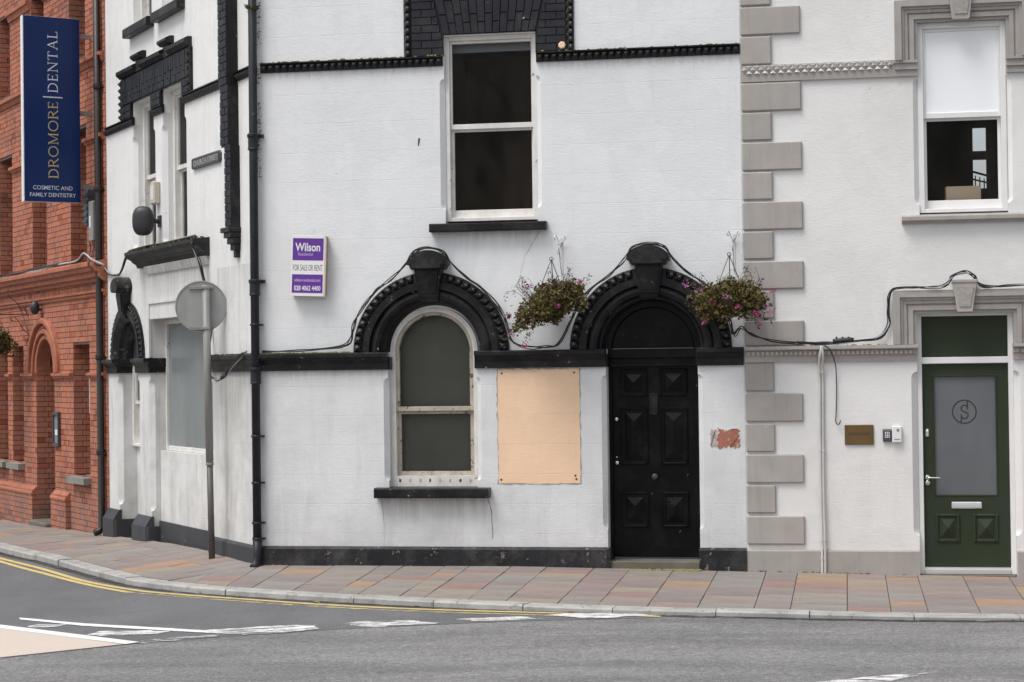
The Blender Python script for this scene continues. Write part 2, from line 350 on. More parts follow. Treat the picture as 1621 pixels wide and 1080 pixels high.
M['white_plastic'] = painted('white_plastic', (0.78, 0.78, 0.78), 0.35, 0.05, 4.0, 0.03)
M['gold'] = painted('gold_lettering', (0.50, 0.40, 0.17), 0.4, 0.05, 4.0, 0.02)
M['silver_ink'] = painted('pale_lettering', (0.56, 0.60, 0.66), 0.4, 0.05, 4.0, 0.02)
M['purple'] = painted('purple_print', (0.125, 0.030, 0.31), 0.4, 0.06, 3.0, 0.02)
M['ink'] = painted('dark_ink', (0.03, 0.03, 0.035), 0.5, 0.05, 3.0, 0.02)
M['lilac'] = painted('lilac_print', (0.55, 0.45, 0.68), 0.45, 0.05, 3.0, 0.02)
M['wood'] = painted('weathered_batten', (0.36, 0.27, 0.19), 0.8, 0.2, 12.0, 0.4)
M['wood_pale'] = painted('pale_cut_timber', (0.68, 0.56, 0.45), 0.8, 0.15, 12.0, 0.3)
M['bronze'] = painted('bronze_plaque', (0.13, 0.075, 0.022), 0.4, 0.25, 7.0, 0.1)
M['slate'] = painted('dark_grey_plastic', (0.055, 0.06, 0.075), 0.4, 0.1, 3.0, 0.05)
M['beige'] = painted('beige_plastic', (0.56, 0.51, 0.42), 0.45, 0.1, 4.0, 0.05)
M['street_plate'] = painted('dark_grey_plate', (0.085, 0.085, 0.09), 0.5, 0.2, 5.0, 0.2)
M['plate_letter'] = painted('faded_letter_paint', (0.42, 0.42, 0.42), 0.6, 0.5, 30.0, 0.2)
M['sill_stone'] = painted('mossy_grey_sill', (0.24, 0.245, 0.225), 0.85, 0.25, 6.0, 0.5, fine=40.0)
M['step'] = painted('worn_stone_step', (0.15, 0.135, 0.11), 0.85, 0.25, 5.0, 0.6, fine=30.0)
M['mortar'] = painted('dark_mortar', (0.105, 0.07, 0.056), 0.95, 0.3, 8.0, 0.5)
M['soil'] = painted('dark_bedding', (0.09, 0.082, 0.072), 0.95, 0.3, 8.0, 0.5)
M['brick'] = brick_mat('red_brick', [(0.33, 0.10, 0.062), (0.47, 0.165, 0.098), (0.54, 0.205, 0.122), (0.52, 0.225, 0.15), (0.45, 0.19, 0.15), (0.57, 0.20, 0.11)])
M['terracotta'] = painted('moulded_terracotta', (0.43, 0.15, 0.085), 0.8, 0.25, 6.0, 0.5, fine=40.0, streak=0.75, dirt=(0.085, 0.07, 0.05))
M['steel'] = NB('brushed_steel').fin((0.62, 0.62, 0.63), 0.28, metal=1.0)
M['alu'] = NB('satin_aluminium').fin((0.80, 0.81, 0.82), 0.38, metal=0.85)
M['iron_white'] = painted('white_painted_iron', (0.70, 0.70, 0.70), 0.5, 0.2, 20.0, 0.2, chip=0.66, chipcol=(0.1, 0.08, 0.07))
M['chain'] = NB('dark_chain').fin((0.12, 0.12, 0.12), 0.4, metal=0.8)
M['basket'] = painted('coir_liner', (0.07, 0.06, 0.03), 0.95, 0.5, 25.0, 1.0, fine=60.0)

def glass(name, tint=(0.965, 0.975, 0.975), ior=1.14):
    s = NB(name); s.t.nodes.remove(s.b)
    tr = s.n('ShaderNodeBsdfTransparent'); tr.inputs[0].default_value = (*tint, 1)
    gl = s.n('ShaderNodeBsdfGlossy'); gl.inputs['Roughness'].default_value = 0.03
    s.l(s.bump(s.noise(s.co(), 1.5, 2), 0.04, 0.02), gl.inputs['Normal'])
    fr = s.n('ShaderNodeFresnel'); fr.inputs['IOR'].default_value = ior
    mx = s.n('ShaderNodeMixShader'); s.l(fr.outputs[0], mx.inputs[0]); s.l(tr.outputs[0], mx.inputs[1]); s.l(gl.outputs[0], mx.inputs[2])
    df = s.n('ShaderNodeBsdfDiffuse'); df.inputs[0].default_value = (0.34, 0.30, 0.25, 1); m2 = s.n('ShaderNodeMixShader')      # film of dust on the pane
    s.l(s.math('MULTIPLY', s.ramp(s.noise(s.co(scale=(1, 1, 0.45)), 3.2, 6, 0.7), [(0.35, 0.1), (0.75, 1.0)]), 0.042), m2.inputs[0]); s.l(mx.outputs[0], m2.inputs[1]); s.l(df.outputs[0], m2.inputs[2])
    s.l(m2.outputs[0], s.out.inputs[0]); return s.m
M['glass'] = glass('window_glass')
def frosted(name, col, rough, spec=0.5):
    s = NB(name); a = s.noise(s.co(scale=(1, 1, 0.5)), 2.0, 4)
    return s.fin(s.mix(s.ramp(a, [(0.3, 0.0), (0.7, 1.0)]), dull(col, 0.85), dull(col, 1.1)), rough, s.bump(s.noise(s.co(), 2.0, 2), 0.05, 0.02), spec)
M['frost_door'] = frosted('etched_door_glass', (0.135, 0.142, 0.152), 0.14, 0.6)
M['frost_shop'] = frosted('whitened_shop_glass', (0.20, 0.225, 0.225), 0.16, 0.5)

def asphalt():
    s = NB('asphalt'); v = s.co()
    sp = s.n('ShaderNodeTexVoronoi'); sp.inputs['Scale'].default_value = 75.0; s.l(v, sp.inputs['Vector'])
    c = s.ramp(sp.outputs['Color'], [(0.0, 0.13), (0.5, 0.195), (0.85, 0.255), (1.0, 0.40)])
    tr = s.noise(s.co(scale=(0.35, 1.6, 1), rot=(0, 0, 0.25)), 1.0, 5, 0.6)
    c = s.mix(s.ramp(tr, [(0.40, 0.0), (0.60, 1.0)]), s.mix(1.0, c, (0.84, 0.84, 0.85), 'MULTIPLY'), s.mix(1.0, c, (1.14, 1.13, 1.12), 'MULTIPLY'))
    mo = s.noise(v, 17.0, 6, 0.8); c = s.mix(s.ramp(mo, [(0.3, 0.0), (0.7, 1.0)]), s.mix(1.0, c, (0.62, 0.62, 0.63), 'MULTIPLY'), s.mix(1.0, c, (1.36, 1.36, 1.35), 'MULTIPLY'))
    big = s.noise(v, 0.45, 4, 0.6); c = s.mix(s.ramp(big, [(0.4, 0.0), (0.6, 1.0)]), s.mix(1.0, c, (0.9, 0.9, 0.91), 'MULTIPLY'), c)
    cr = s.ramp(s.noise(v, 4.0, 7, 0.75), [(0.62, 0.0), (0.68, 1.0)])
    c = s.mix(s.math('MULTIPLY', cr, 0.55), c, (0.06, 0.06, 0.062))
    h = s.n('ShaderNodeTexVoronoi'); h.inputs['Scale'].default_value = 75.0; s.l(v, h.inputs['Vector'])
    nb = s.bump(h.outputs['Distance'], 0.7, 0.006)
    return s.fin(c, 0.82, s.bump(s.noise(v, 30.0, 4, 0.7), 0.35, 0.008, nb), 0.35)
M['asphalt'] = asphalt()
def side_asphalt():
    s = NB('finer_dark_asphalt'); v = s.co()
    sp = s.n('ShaderNodeTexVoronoi'); sp.inputs['Scale'].default_value = 95.0; s.l(v, sp.inputs['Vector'])
    c = s.ramp(sp.outputs['Color'], [(0.0, 0.105), (0.5, 0.135), (0.9, 0.165), (1.0, 0.25)])
    c = s.mix(1.0, c, (0.97, 0.985, 1.03), 'MULTIPLY')
    tr = s.noise(s.co(scale=(0.9, 0.5, 1), rot=(0, 0, 0.6)), 1.1, 5, 0.65); c = s.mix(s.ramp(tr, [(0.35, 0.0), (0.65, 1.0)]), s.mix(1.0, c, (0.85, 0.85, 0.85), 'MULTIPLY'), s.mix(1.0, c, (1.12, 1.12, 1.12), 'MULTIPLY'))
    cr = s.ramp(s.noise(v, 3.0, 7, 0.75), [(0.64, 0.0), (0.69, 1.0)]); c = s.mix(s.math('MULTIPLY', cr, 0.45), c, (0.05, 0.05, 0.052))
    nb = s.bump(sp.outputs['Distance'], 0.5, 0.005)
    return s.fin(c, 0.8, s.bump(s.noise(v, 26.0, 4, 0.7), 0.3, 0.006, nb), 0.35)
M['asphalt_side'] = side_asphalt()
def road_paint(name, col, wear):
    s = NB(name); v = s.co()
    w = s.noise(s.co(scale=(0.7, 3.4, 1.0)), 6.0, 8, 0.75)
    g = s.noise(v, 120.0, 3, 0.7)
    mask = s.ramp(s.math('ADD', s.math('MULTIPLY', w, 0.75), s.math('MULTIPLY', g, 0.25)), [(wear, 0.0), (wear + 0.06, 1.0)])
    m = s.fin(s.mix(s.math('MULTIPLY', s.noise(v, 9.0, 4), 0.3), col, dull(col, 0.7)), 0.7, s.bump(g, 0.4, 0.004), 0.35)
    tr = s.n('ShaderNodeBsdfTransparent'); mx = s.n('ShaderNodeMixShader'); s.l(mask, mx.inputs[0]); s.l(tr.outputs[0], mx.inputs[1]); s.l(s.b.outputs[0], mx.inputs[2]); s.l(mx.outputs[0], s.out.inputs[0])
    return m
M['dark_strip'] = road_paint('gutter_strip', (0.045, 0.04, 0.032), 0.46)
M['paint_white'] = road_paint('road_white_paint', (0.78, 0.78, 0.77), 0.34)
M['paint_white_worn'] = road_paint('worn_road_white_paint', (0.76, 0.76, 0.75), 0.505)
M['paint_white_mid'] = road_paint('scuffed_road_white_paint', (0.78, 0.78, 0.77), 0.455)
M['paint_yellow'] = road_paint('road_yellow_paint', (0.62, 0.49, 0.20), 0.39)
M['paint_yellow_worn'] = road_paint('worn_road_yellow_paint', (0.60, 0.49, 0.22), 0.475)
M['buff'] = road_paint('buff_surfacing', (0.60, 0.515, 0.45), 0.22)

def flag_mat():
    s = NB('sandstone_flag'); oi = s.n('ShaderNodeObjectInfo'); v = s.co()
    cols = [(0.26, 0.225, 0.205), (0.235, 0.195, 0.185), (0.28, 0.245, 0.20), (0.285, 0.22, 0.195), (0.25, 0.235, 0.22), (0.30, 0.25, 0.195), (0.25, 0.205, 0.195), (0.265, 0.24, 0.225), (0.27, 0.23, 0.205), (0.34, 0.225, 0.155), (0.27, 0.225, 0.205), (0.24, 0.20, 0.19), (0.28, 0.185, 0.165), (0.26, 0.235, 0.21), (0.245, 0.215, 0.20)]
    r = s.n('ShaderNodeValToRGB'); r.color_ramp.interpolation = 'CONSTANT'; el = r.color_ramp.elements
    while len(el) < len(cols): el.new(0.5)
    for i, c in enumerate(cols): el[i].position = i / len(cols); el[i].color = (*c, 1)
    s.l(oi.outputs['Random'], r.inputs[0])
    pale = s.mix(1.0, r.outputs[0], (1.16, 1.18, 1.19), 'MULTIPLY')
    c = s.mix(s.ramp(s.noise(v, 2.5, 6, 0.65), [(0.35, 0.0), (0.75, 1.0)]), pale, s.mix(1.0, pale, (0.74, 0.72, 0.70), 'MULTIPLY'))
    c = s.mix(s.math('MULTIPLY', s.noise(s.co(scale=(1, 1, 1)), 40.0, 4, 0.7), 0.35), c, (0.12, 0.11, 0.10))
    return s.fin(c, 0.78, s.bump(s.noise(v, 22.0, 5, 0.7), 0.45, 0.006), 0.35)
M['flag'] = flag_mat()
M['kerb'] = painted('granite_kerb', (0.40, 0.395, 0.38), 0.75, 0.22, 5.0, 0.6, fine=70.0, dust=0.45, chip=0.70, chipcol=(0.14, 0.135, 0.125))
def leaf_mat(name, cols):
    s = NB(name); at = s.n('ShaderNodeAttribute', attribute_name='tone')
    m = s.fin(s.ramp(at.outputs['Fac'], [(i / (len(cols) - 1), q) for i, q in enumerate(cols)]), 0.6, None, 0.3)
    s.b.inputs['Subsurface Weight'].default_value = 0.0
    return m
M['leaf'] = leaf_mat('basket_foliage', [(0.04, 0.038, 0.012), (0.085, 0.075, 0.02), (0.125, 0.082, 0.03), (0.10, 0.11, 0.028), (0.14, 0.082, 0.04), (0.17, 0.15, 0.05)])
M['dry'] = leaf_mat('withered_stems', [(0.05, 0.03, 0.025), (0.11, 0.05, 0.05), (0.16, 0.07, 0.08)])
M['flower'] = leaf_mat('pink_flowers', [(0.36, 0.03, 0.12), (0.48, 0.07, 0.24), (0.42, 0.16, 0.3), (0.2, 0.08, 0.24)])
M['weed'] = leaf_mat('pavement_weeds', [(0.04, 0.05, 0.012), (0.08, 0.09, 0.02), (0.14, 0.12, 0.03)])

# ------------------------------------------------------------------ ground, road, kerb, pavement
def z_road(x): return -0.085 - 0.0165 * (math.sqrt(min(abs(x), 14) ** 2 + 1) - 1) + 0.0035 * max(-14, min(14, x))
def z_kerb(x): return z_road(x) + min(0.085, max(0.038, 0.055 - 0.0035 * x))
KO = [(-13.2, 36.0), (-6.719, 24.782), (-5.858, 23.38), (-4.959, 21.757), (-4.212, 20.42), (-3.92, 20.02), (-3.3, 19.36), (-2.462, 18.69), (-1.427, 17.986), (-0.697, 17.53), (0.047, 17.17), (0.806, 16.914), (1.91, 16.681), (3.235, 16.47), (4.414, 16.40), (6.5, 16.30), (12.0, 16.05)]
KW = 0.21
def dense(poly, step):
    out = []
    for a, b in zip(poly, poly[1:]):
        L_ = math.hypot(b[0] - a[0], b[1] - a[1]); m = max(1, int(L_ / step))
        out += [(a[0] + (b[0] - a[0]) * k / m, a[1] + (b[1] - a[1]) * k / m) for k in range(m)]
    return out + [poly[-1]]
KS = [(p[0], p[1]) for p in spline([(x, y, 0) for x, y in KO], 8)]
def offset(poly, d):       # to the left of travel: towards the houses for the kerb line
    out = []
    for i, p in enumerate(poly):
        a, b = poly[max(i - 1, 0)], poly[min(i + 1, len(poly) - 1)]
        L_ = math.hypot(b[0] - a[0], b[1] - a[1]); out.append((p[0] - (b[1] - a[1]) / L_ * d, p[1] + (b[0] - a[0]) / L_ * d))
    return out
KI = offset(KS, KW)
def zf(u): return 0.03 if u < 3 else max(-0.09, 0.03 - 0.0165 * (u - 3))
def zl(u):
    k = [(-5.93, -0.08), (-3.4, 0.012), (-1.8, 0.04), (0.0, 0.03), (9.0, 0.03)]
    for (a, za), (b, zb_) in zip(k, k[1:]):
        if u <= b: return za + (zb_ - za) * max(0, (u - a) / (b - a))
    return 0.03
def zb(u): return -0.08 + 0.025 * u
def wpt(F, u, n=0, v=0): return F @ Vector((u, -n, v))
WALL = []
for k in range(25): p = wpt(FB, -12 + 0.5 * k); WALL.append((p.x, p.y, zb(-12 + 0.5 * k)))
for k in range(13): u = -5.93 + 5.93 * k / 12; p = wpt(FL, u); WALL.append((p.x, p.y, zl(u)))
for k in range(1, 30): p = wpt(FF, 0.5 * k); WALL.append((p.x, p.y, zf(0.5 * k)))
KIZ = [(x, y, z_kerb(x)) for x, y in KI]
def near(poly, x, y):
    best = (1e9, 0)
    for a, b in zip(poly, poly[1:]):
        dx, dy = b[0] - a[0], b[1] - a[1]; t = max(0, min(1, ((x - a[0]) * dx + (y - a[1]) * dy) / (dx * dx + dy * dy)))
        d = math.hypot(x - a[0] - dx * t, y - a[1] - dy * t)
        if d < best[0]: best = (d, a[2] + (b[2] - a[2]) * t)
    return best
def z_pav(x, y):
    dw, zw = near(WALL, x, y); dk, zk = near(KIZ, x, y)
    return (zw * dk + zk * dw) / (dw + dk + 1e-9)

def world_sheet(name, xs, ys, zfn, mat):
    bm = bmesh.new(); g = [[bm.verts.new((x, y, zfn(x, y))) for x in xs] for y in ys]
    for j in range(len(ys) - 1):
        for i in range(len(xs) - 1): bm.faces.new([g[j][i], g[j][i + 1], g[j + 1][i + 1], g[j + 1][i]])
    return struct(finish(name, bm, mat, FW))
world_sheet('ground', [-1500, -200, 0, 200, 1500], [-1500, -200, 0, 200, 1500], lambda x, y: -0.75, M['asphalt'])
world_sheet('road', [-60, -40, -25, -16] + [-14 + 0.4 * k for k in range(71)] + [16, 25, 40, 60], [-60, -30, -10, 0, 6, 10, 12, 14, 16, 18, 20, 24, 30, 40, 60], lambda x, y: z_road(x), M['asphalt'])

DARK = [p for p in KS if -12 < p[0] < 1.2] + [(1.25, 16.62), (0.8, 16.56), (0.25, 16.5), (-0.63, 16.36), (-1.7, 16.2), (-2.6, 15.95), (-3.24, 15.68), (-4.118, 15.15), (-8.0, 13.35), (-14.0, 11.0), (-14.0, 33.0)]
bm = bmesh.new(); f = bm.faces.new([bm.verts.new((x, y, 0)) for x, y in dense(DARK + [DARK[0]], 0.4)[:-1]]); bmesh.ops.triangulate(bm, faces=[f])
for _ in range(2): bmesh.ops.subdivide_edges(bm, edges=[e for e in bm.edges if e.calc_length() > 0.8], cuts=2, use_grid_fill=True)
bmesh.ops.triangulate(bm, faces=bm.faces)
for v in bm.verts: v.co.z = z_road(v.co.x) + 0.0025
struct(finish('side_road_surface', bm, M['asphalt_side'], FW))
def ribbon(name, pts, w, mat, lift=0.006):
    pts = dense(pts, 0.25); a, b = offset(pts, w / 2), offset(pts, -w / 2); bm = bmesh.new(); prev = None
    for p, q in zip(a, b):
        cur = (bm.verts.new((*p, z_road(p[0]) + lift)), bm.verts.new((*q, z_road(q[0]) + lift)))
        if prev: bm.faces.new([prev[0], prev[1], cur[1], cur[0]])
        prev = cur
    return struct(finish(name, bm, mat, FW))
def patch(name, pts, mat, lift=0.006):
    bm = bmesh.new(); jt = 0.0 if 'surface' in name else 0.006 if 'line' in name else 0.03
    f = bm.faces.new([bm.verts.new((x + ru(-jt, jt), y + ru(-jt, jt), 0)) for x, y in dense(pts + [pts[0]], 0.07)[:-1]])
    bmesh.ops.triangulate(bm, faces=[f])
    for v in bm.verts: v.co.z = z_road(v.co.x) + lift
    return struct(finish(name, bm, mat, FW))
Y1 = [(-10.4, 30.6), (-6.475, 23.88), (-5.6, 22.40), (-4.748, 20.85), (-4.081, 19.90), (-3.575, 19.36), (-2.428, 18.449), (-1.823, 17.987), (-1.131, 17.56), (-0.475, 17.246), (0.266, 16.988), (0.806, 16.823), (1.276, 16.679)]
Y2 = [(-10.2, 30.4), (-6.332, 23.40), (-5.432, 21.83), (-4.601, 20.43), (-3.98, 19.55), (-3.161, 18.86), (-2.402, 18.25), (-1.749, 17.779), (-1.122, 17.391), (-0.471, 17.079), (0.263, 16.815), (0.743, 16.676)]
def sp2(p): return [(q[0], q[1]) for q in spline([(x, y, 0) for x, y in p], 4)]
ribbon('yellow_line', sp2(Y1), 0.075, M['paint_yellow'])
ribbon('yellow_line', sp2(Y2[:5]), 0.075, M['paint_yellow'])
ribbon('yellow_line', sp2(Y2[4:]), 0.06, M['paint_yellow_worn'])
patch('buff_road_surface', [(-8.0, 20.1), (-5.076, 17.419), (-4.619, 17.015), (-3.245, 15.699), (-4.118, 15.163), (-8.0, 13.4)], M['buff'])
ribbon('white_line', [(-8.0, 20.27), (-4.65, 17.11), (-3.175, 15.74)], 0.14, M['paint_white'], 0.008)
patch('white_line', [(-4.623, 17.705), (-3.912, 17.141), (-2.654, 16.377), (-2.62, 16.214), (-3.871, 16.963), (-4.58, 17.56)], M['paint_white'], 0.008)
patch('white_marking', [(-2.70, 16.39), (-2.387, 16.455), (-2.072, 16.56), (-1.726, 16.50), (-1.706, 16.23), (-1.959, 16.084), (-2.274, 16.039), (-2.60, 16.20)], M['paint_white_mid'], 0.0095)
patch('white_marking', [(-4.413, 17.049), (-4.319, 17.15), (-4.054, 17.09), (-4.119, 16.939), (-4.342, 16.929)], M['paint_white_mid'], 0.008)
patch('white_marking', [(-3.691, 16.359), (-3.614, 16.557), (-2.964, 16.467), (-3.061, 16.255), (-3.547, 16.249)], M['paint_white_mid'], 0.008)
patch('white_marking', [(-3.15, 15.84), (-2.532, 16.116), (-2.504, 15.94), (-3.12, 15.66)], M['paint_white_worn'], 0.0095)
patch('white_marking', [(-1.517, 16.582), (-1.338, 16.687), (-0.976, 16.672), (-0.633, 16.42), (-1.012, 16.352), (-1.223, 16.256), (-1.4, 16.434)], M['paint_white_mid'])
patch('white_marking', [(-0.504, 16.664), (-0.256, 16.75), (0.022, 16.754), (0.253, 16.58), (-0.088, 16.495), (-0.362, 16.495)], M['paint_white_mid'])
patch('white_marking', [(0.292, 16.834), (0.53, 16.91), (0.98, 16.90), (1.246, 16.74), (0.796, 16.61), (0.574, 16.58)], M['paint_white_mid'], 0.0085)
patch('white_marking', [(2.071, 13.18), (2.368, 13.366), (2.969, 13.572), (2.773, 13.392), (2.509, 13.18), (2.3, 13.05)], M['paint_white_mid'])

ribbon('gutter_strip', offset([p for p in KS if -9 < p[0] < 8], -0.05), 0.13, M['dark_strip'], 0.004)  # dark, patchy strip on the road along the kerb foot
# kerb stones
kerb = struct(thing('kerb', 'x', 'x', FW)); del kerb['label'], kerb['category']
KD = dense(KS, 0.06); acc = [0.0]
for a, b in zip(KD, KD[1:]): acc.append(acc[-1] + math.hypot(b[0] - a[0], b[1] - a[1]))
def at_len(s):
    for i in range(len(acc) - 1):
        if acc[i + 1] >= s:
            t = (s - acc[i]) / (acc[i + 1] - acc[i]); a, b = KD[i], KD[i + 1]
            return (a[0] + (b[0] - a[0]) * t, a[1] + (b[1] - a[1]) * t)
    return KD[-1]
s0 = 0.0
while s0 < acc[-1] - 0.3:
    ln = ru(0.80, 0.98); s1 = min(s0 + ln, acc[-1]); m = 4
    line = [at_len(s0 + 0.006 + (s1 - s0 - 0.0095) * k / m) for k in range(m + 1)]
    s0 = s1
    if line[-1][0] < -11.5 or line[0][0] > 7.5: continue
    dz = ru(-0.004, 0.004); jog = ru(-0.005, 0.008); bm = bmesh.new(); prev = None
    o0, o1, o2, o3 = offset(line, 0.0 + jog), offset(line, 0.016 + jog), offset(line, KW - 0.0095), offset(line, KW)
    for k in range(m + 1):
        x = line[k][0]; zt = z_kerb(x) + dz; zb_ = z_road(x) - 0.06
        cur = [bm.verts.new((*o0[k], zb_)), bm.verts.new((*o0[k], zt - 0.016)), bm.verts.new((*o1[k], zt)), bm.verts.new((*o2[k], zt)), bm.verts.new((*o3[k], zt - 0.008)), bm.verts.new((*o3[k], zb_))]
        if prev:
            for i in range(5): bm.faces.new([prev[i], prev[i + 1], cur[i + 1], cur[i]])
        else: bm.faces.new(cur)
        prev = cur
    bm.faces.new(prev[::-1]); finish('kerb_stone', bm, M['kerb'], FW, kerb)

# pavement: bedding sheet and separate flagstones laid in strips square to the walls
bm = bmesh.new(); prev = None
wl = [(x, y) for x, y, z in WALL]
def at_poly(poly, x):
    return poly
wd = dense(wl, 0.3)
for p in wd:
    # nearest kerb point
    q = min(KI, key=lambda k: (k[0] - p[0]) ** 2 + (k[1] - p[1]) ** 2)
    if p == wd[0]: q = KI[0]
    row = [bm.verts.new((p[0] + (q[0] - p[0]) * t, p[1] + (q[1] - p[1]) * t, 0)) for t in (-0.15, 0.25, 0.5, 0.75, 1.0)]
    for v in row: v.co.z = z_pav(v.co.x, v.co.y) - 0.014
    if prev:
        for i in range(4):
            try: bm.faces.new([prev[i], prev[i + 1], row[i + 1], row[i]])
            except ValueError: pass
    prev = row
pav = struct(finish('pavement', bm, M['soil'], FW))
def kerb_n(F, u):
    Fi = F.inverted(); best = None
    P = [Fi @ Vector((x, y, 0)) for x, y in KI]
    for a, b in zip(P, P[1:]):
        if (a.x - u) * (b.x - u) <= 0 and a.x != b.x:
            t = (u - a.x) / (b.x - a.x); n = -(a.y + (b.y - a.y) * t)
            if n > 0.2 and (best is None or n < best): best = n
    return best
def flag(F, q):
    cx = sum(p[0] for p in q) / len(q); cn = sum(p[1] for p in q) / len(q)
    bm = bmesh.new(); dz = ru(-0.003, 0.003)
    w = [wpt(F, *p) for p in q]; c = wpt(F, cx, cn); zc = z_pav(c.x, c.y)
    def ring(gap, dzz):
        out = []
        for p in w:
            d = Vector((c.x - p.x, c.y - p.y, 0)); L_ = d.length; g = min(gap / L_, 0.5)
            out.append(bm.verts.new((p.x + d.x * g - c.x, p.y + d.y * g - c.y, z_pav(p.x, p.y) - zc + dz + dzz)))
        return out
    a, b, t = ring(0.0045, -0.04), ring(0.0045, -0.003), ring(0.010, 0.0)
    m = len(q)
    for r0, r1 in ((a, b), (b, t)):
        for i in range(m): bm.faces.new([r0[i], r0[(i + 1) % m], r1[(i + 1) % m], r1[i]])
    bm.faces.new(t)
    finish('flagstone', bm, M['flag'], Matrix.Translation((c.x, c.y, zc)), pav)
def strip(F, u0, u1, s0, s1, lens):
    k0, k1 = kerb_n(F, u0), kerb_n(F, u1)
    if k0 is None or k1 is None: return
    if k0 - s0 < 0.05 and k1 - s1 < 0.05: return
    L_ = max(k0 - s0, k1 - s1); d = [0.0]
    while d[-1] < L_:
        d.append(d[-1] + random.choice(lens) * ru(0.9, 1.1))
    d = [x / L_ for x in d if x < L_ - 0.18] + [1.0]
    for a, b in zip(d, d[1:]):
        flag(F, [(u0, s0 + (k0 - s0) * a), (u1, s1 + (k1 - s1) * a), (u1, s1 + (k1 - s1) * b), (u0, s0 + (k0 - s0) * b)])
nl = FF.to_3x3().inverted() @ (FL.to_3x3() @ Vector((0, -1, 0)))     # side-wall normal seen in the front frame
u = 0.0
while u < 8.6:
    w = random.choice((0.26, 0.32, 0.38, 0.45, 0.5)); strip(FF, u, u + w, 0.0, 0.0, (0.24, 0.32, 0.42, 0.5)); u += w
u = 0.0
while u > -2.6:
    w = random.choice((0.3, 0.38, 0.45, 0.5)); sl = -nl.y / nl.x
    strip(FF, u - w, u, (u - w) * sl, u * sl, (0.3, 0.42, 0.6)); u -= w
u = 0.0
while u > -11.0:
    w = random.choice((0.3, 0.38, 0.45, 0.55)); strip(FL, u - w, u, -0.05 if u < -6 else 0.0, -0.05 if u < -6 else 0.0, (0.3, 0.42, 0.55)); u -= w

# ------------------------------------------------------------------ shared builders for the facades
def dogtooth_row(parent, F, name, p0, p1, w, h, d, n, mat, vertical=False):
    L_ = (p1[1] - p0[1]) if vertical else (p1[0] - p0[0]); m = max(1, round(L_ / w)); me = pyramid_mesh(name, w, h, d, mat) if not vertical else pyramid_mesh(name, h, w, d, mat)
    for k in range(m):
        t = (k + 0.5) / m; inst(name, me, sub(F, p0[0] + (p1[0] - p0[0]) * t, n, p0[1] + (p1[1] - p0[1]) * t), parent)
COURSE = [(0.0, 2.115), (0.035, 2.115), (0.035, 2.185), (0.045, 2.20), (0.075, 2.235), (0.08, 2.25), (0.10, 2.252), (0.10, 2.288), (0.085, 2.30), (0.0, 2.305)]
def course(parent, F, u0, u1, mat, dn=0.0):
    bm = bmesh.new(); prism_u(bm, [(n + dn if n else dn - 0.02, v) for n, v in COURSE], u0, u1); return finish('string_course', bm, mat, F, parent)
def arch(parent, F, cu, cv, mat, matt, S=1.0):
    """black moulded round arch: toothed outer band, fillet, hollow inner order, keystone with a swelling cap"""
    bm = bmesh.new()
    arch_sweep(bm, cu, cv, [(0.845, -0.02), (0.845, 0.03), (0.735, 0.045), (0.735, 0.075), (0.665, 0.075), (0.665, 0.03), (0.63, 0.045), (0.60, 0.05), (0.565, 0.035), (0.545, 0.0), (0.54, -0.05), (0.52, -0.06), (0.505, -0.09), (0.495, -0.20), (0.62, -0.20)]) if S == 1.0 else arch_sweep(bm, cu, cv, [(r * S, n) for r, n in [(0.845, -0.02), (0.845, 0.02), (0.735, 0.035), (0.735, 0.06), (0.665, 0.06), (0.60, 0.03), (0.55, 0.0), (0.54, -0.06), (0.505, -0.09), (0.495, -0.20), (0.62, -0.20)]])
    a = finish('arch', bm, mat, F, parent, smooth=False)
    me = pyramid_mesh('arch_stud', 0.094 * S, 0.10 * S, 0.06 if S == 1.0 else 0.03, M['black_stud']); m = 28
    for k in range(m):
        t = PI * (k + 0.5) / m
        if abs(t - PI / 2) < 0.20: continue
        inst('arch_stud', me, sub(F, cu + 0.79 * S * math.cos(t), 0.036 * S, cv + 0.79 * S * math.sin(t), 0, -(t - PI / 2)), a)
    bm = bmesh.new()
    def frus(h0, h1, v0, v1, n0, n1):
        pts = [(cu - h0, v0), (cu + h0, v0), (cu + h1, v1), (cu - h1, v1)]
        A = [V(bm, p[0], -0.05, p[1]) for p in pts]; B = [V(bm, p[0], n1 if i > 1 else n0, p[1]) for i, p in enumerate(pts)]
        bm.faces.new(A); bm.faces.new(B[::-1])
        for i in range(4): bm.faces.new([A[i], B[i], B[(i + 1) % 4], A[(i + 1) % 4]])
    frus(0.105 * S, 0.145 * S, cv + 0.58, cv + 0.865, 0.115 * S, 0.145 * S); frus(0.085 * S, 0.115 * S, cv + 0.615, cv + 0.85, 0.13 * S, 0.16 * S)
    frus(0.095 * S, 0.10 * S, cv + 0.53, cv + 0.58, 0.075 * S, 0.085 * S)
    k = finish('keystone', bm, mat, F, a)
    bm = bmesh.new()                       # swelling cap: half-ellipse outline with rounded top
    ol = [(-0.19, 0.885), (-0.175, 0.866), (0.175, 0.866), (0.19, 0.885), (0.19, 0.905)] + [(0.222 * math.cos(t), 0.915 + 0.155 * math.sin(t)) for t in [PI * q / 16 for q in range(17)]] + [(-0.19, 0.905)]
    ol = [(x * S, y) for x, y in ol]
    for n0, n1, sc in ((-0.02, 0.15 * S, 1.0), (0.15 * S, 0.185 * S, 0.975), (0.185 * S, 0.21 * S, 0.92), (0.21 * S, 0.225 * S, 0.82)):
        prism_n(bm, [(cu + p[0] * sc, cv + 0.93 + (p[1] - 0.93) * sc) for p in ol], n0, n1 - 0.0005)
    finish('keystone_cap', bm, matt, F, a, smooth=False)
    return a
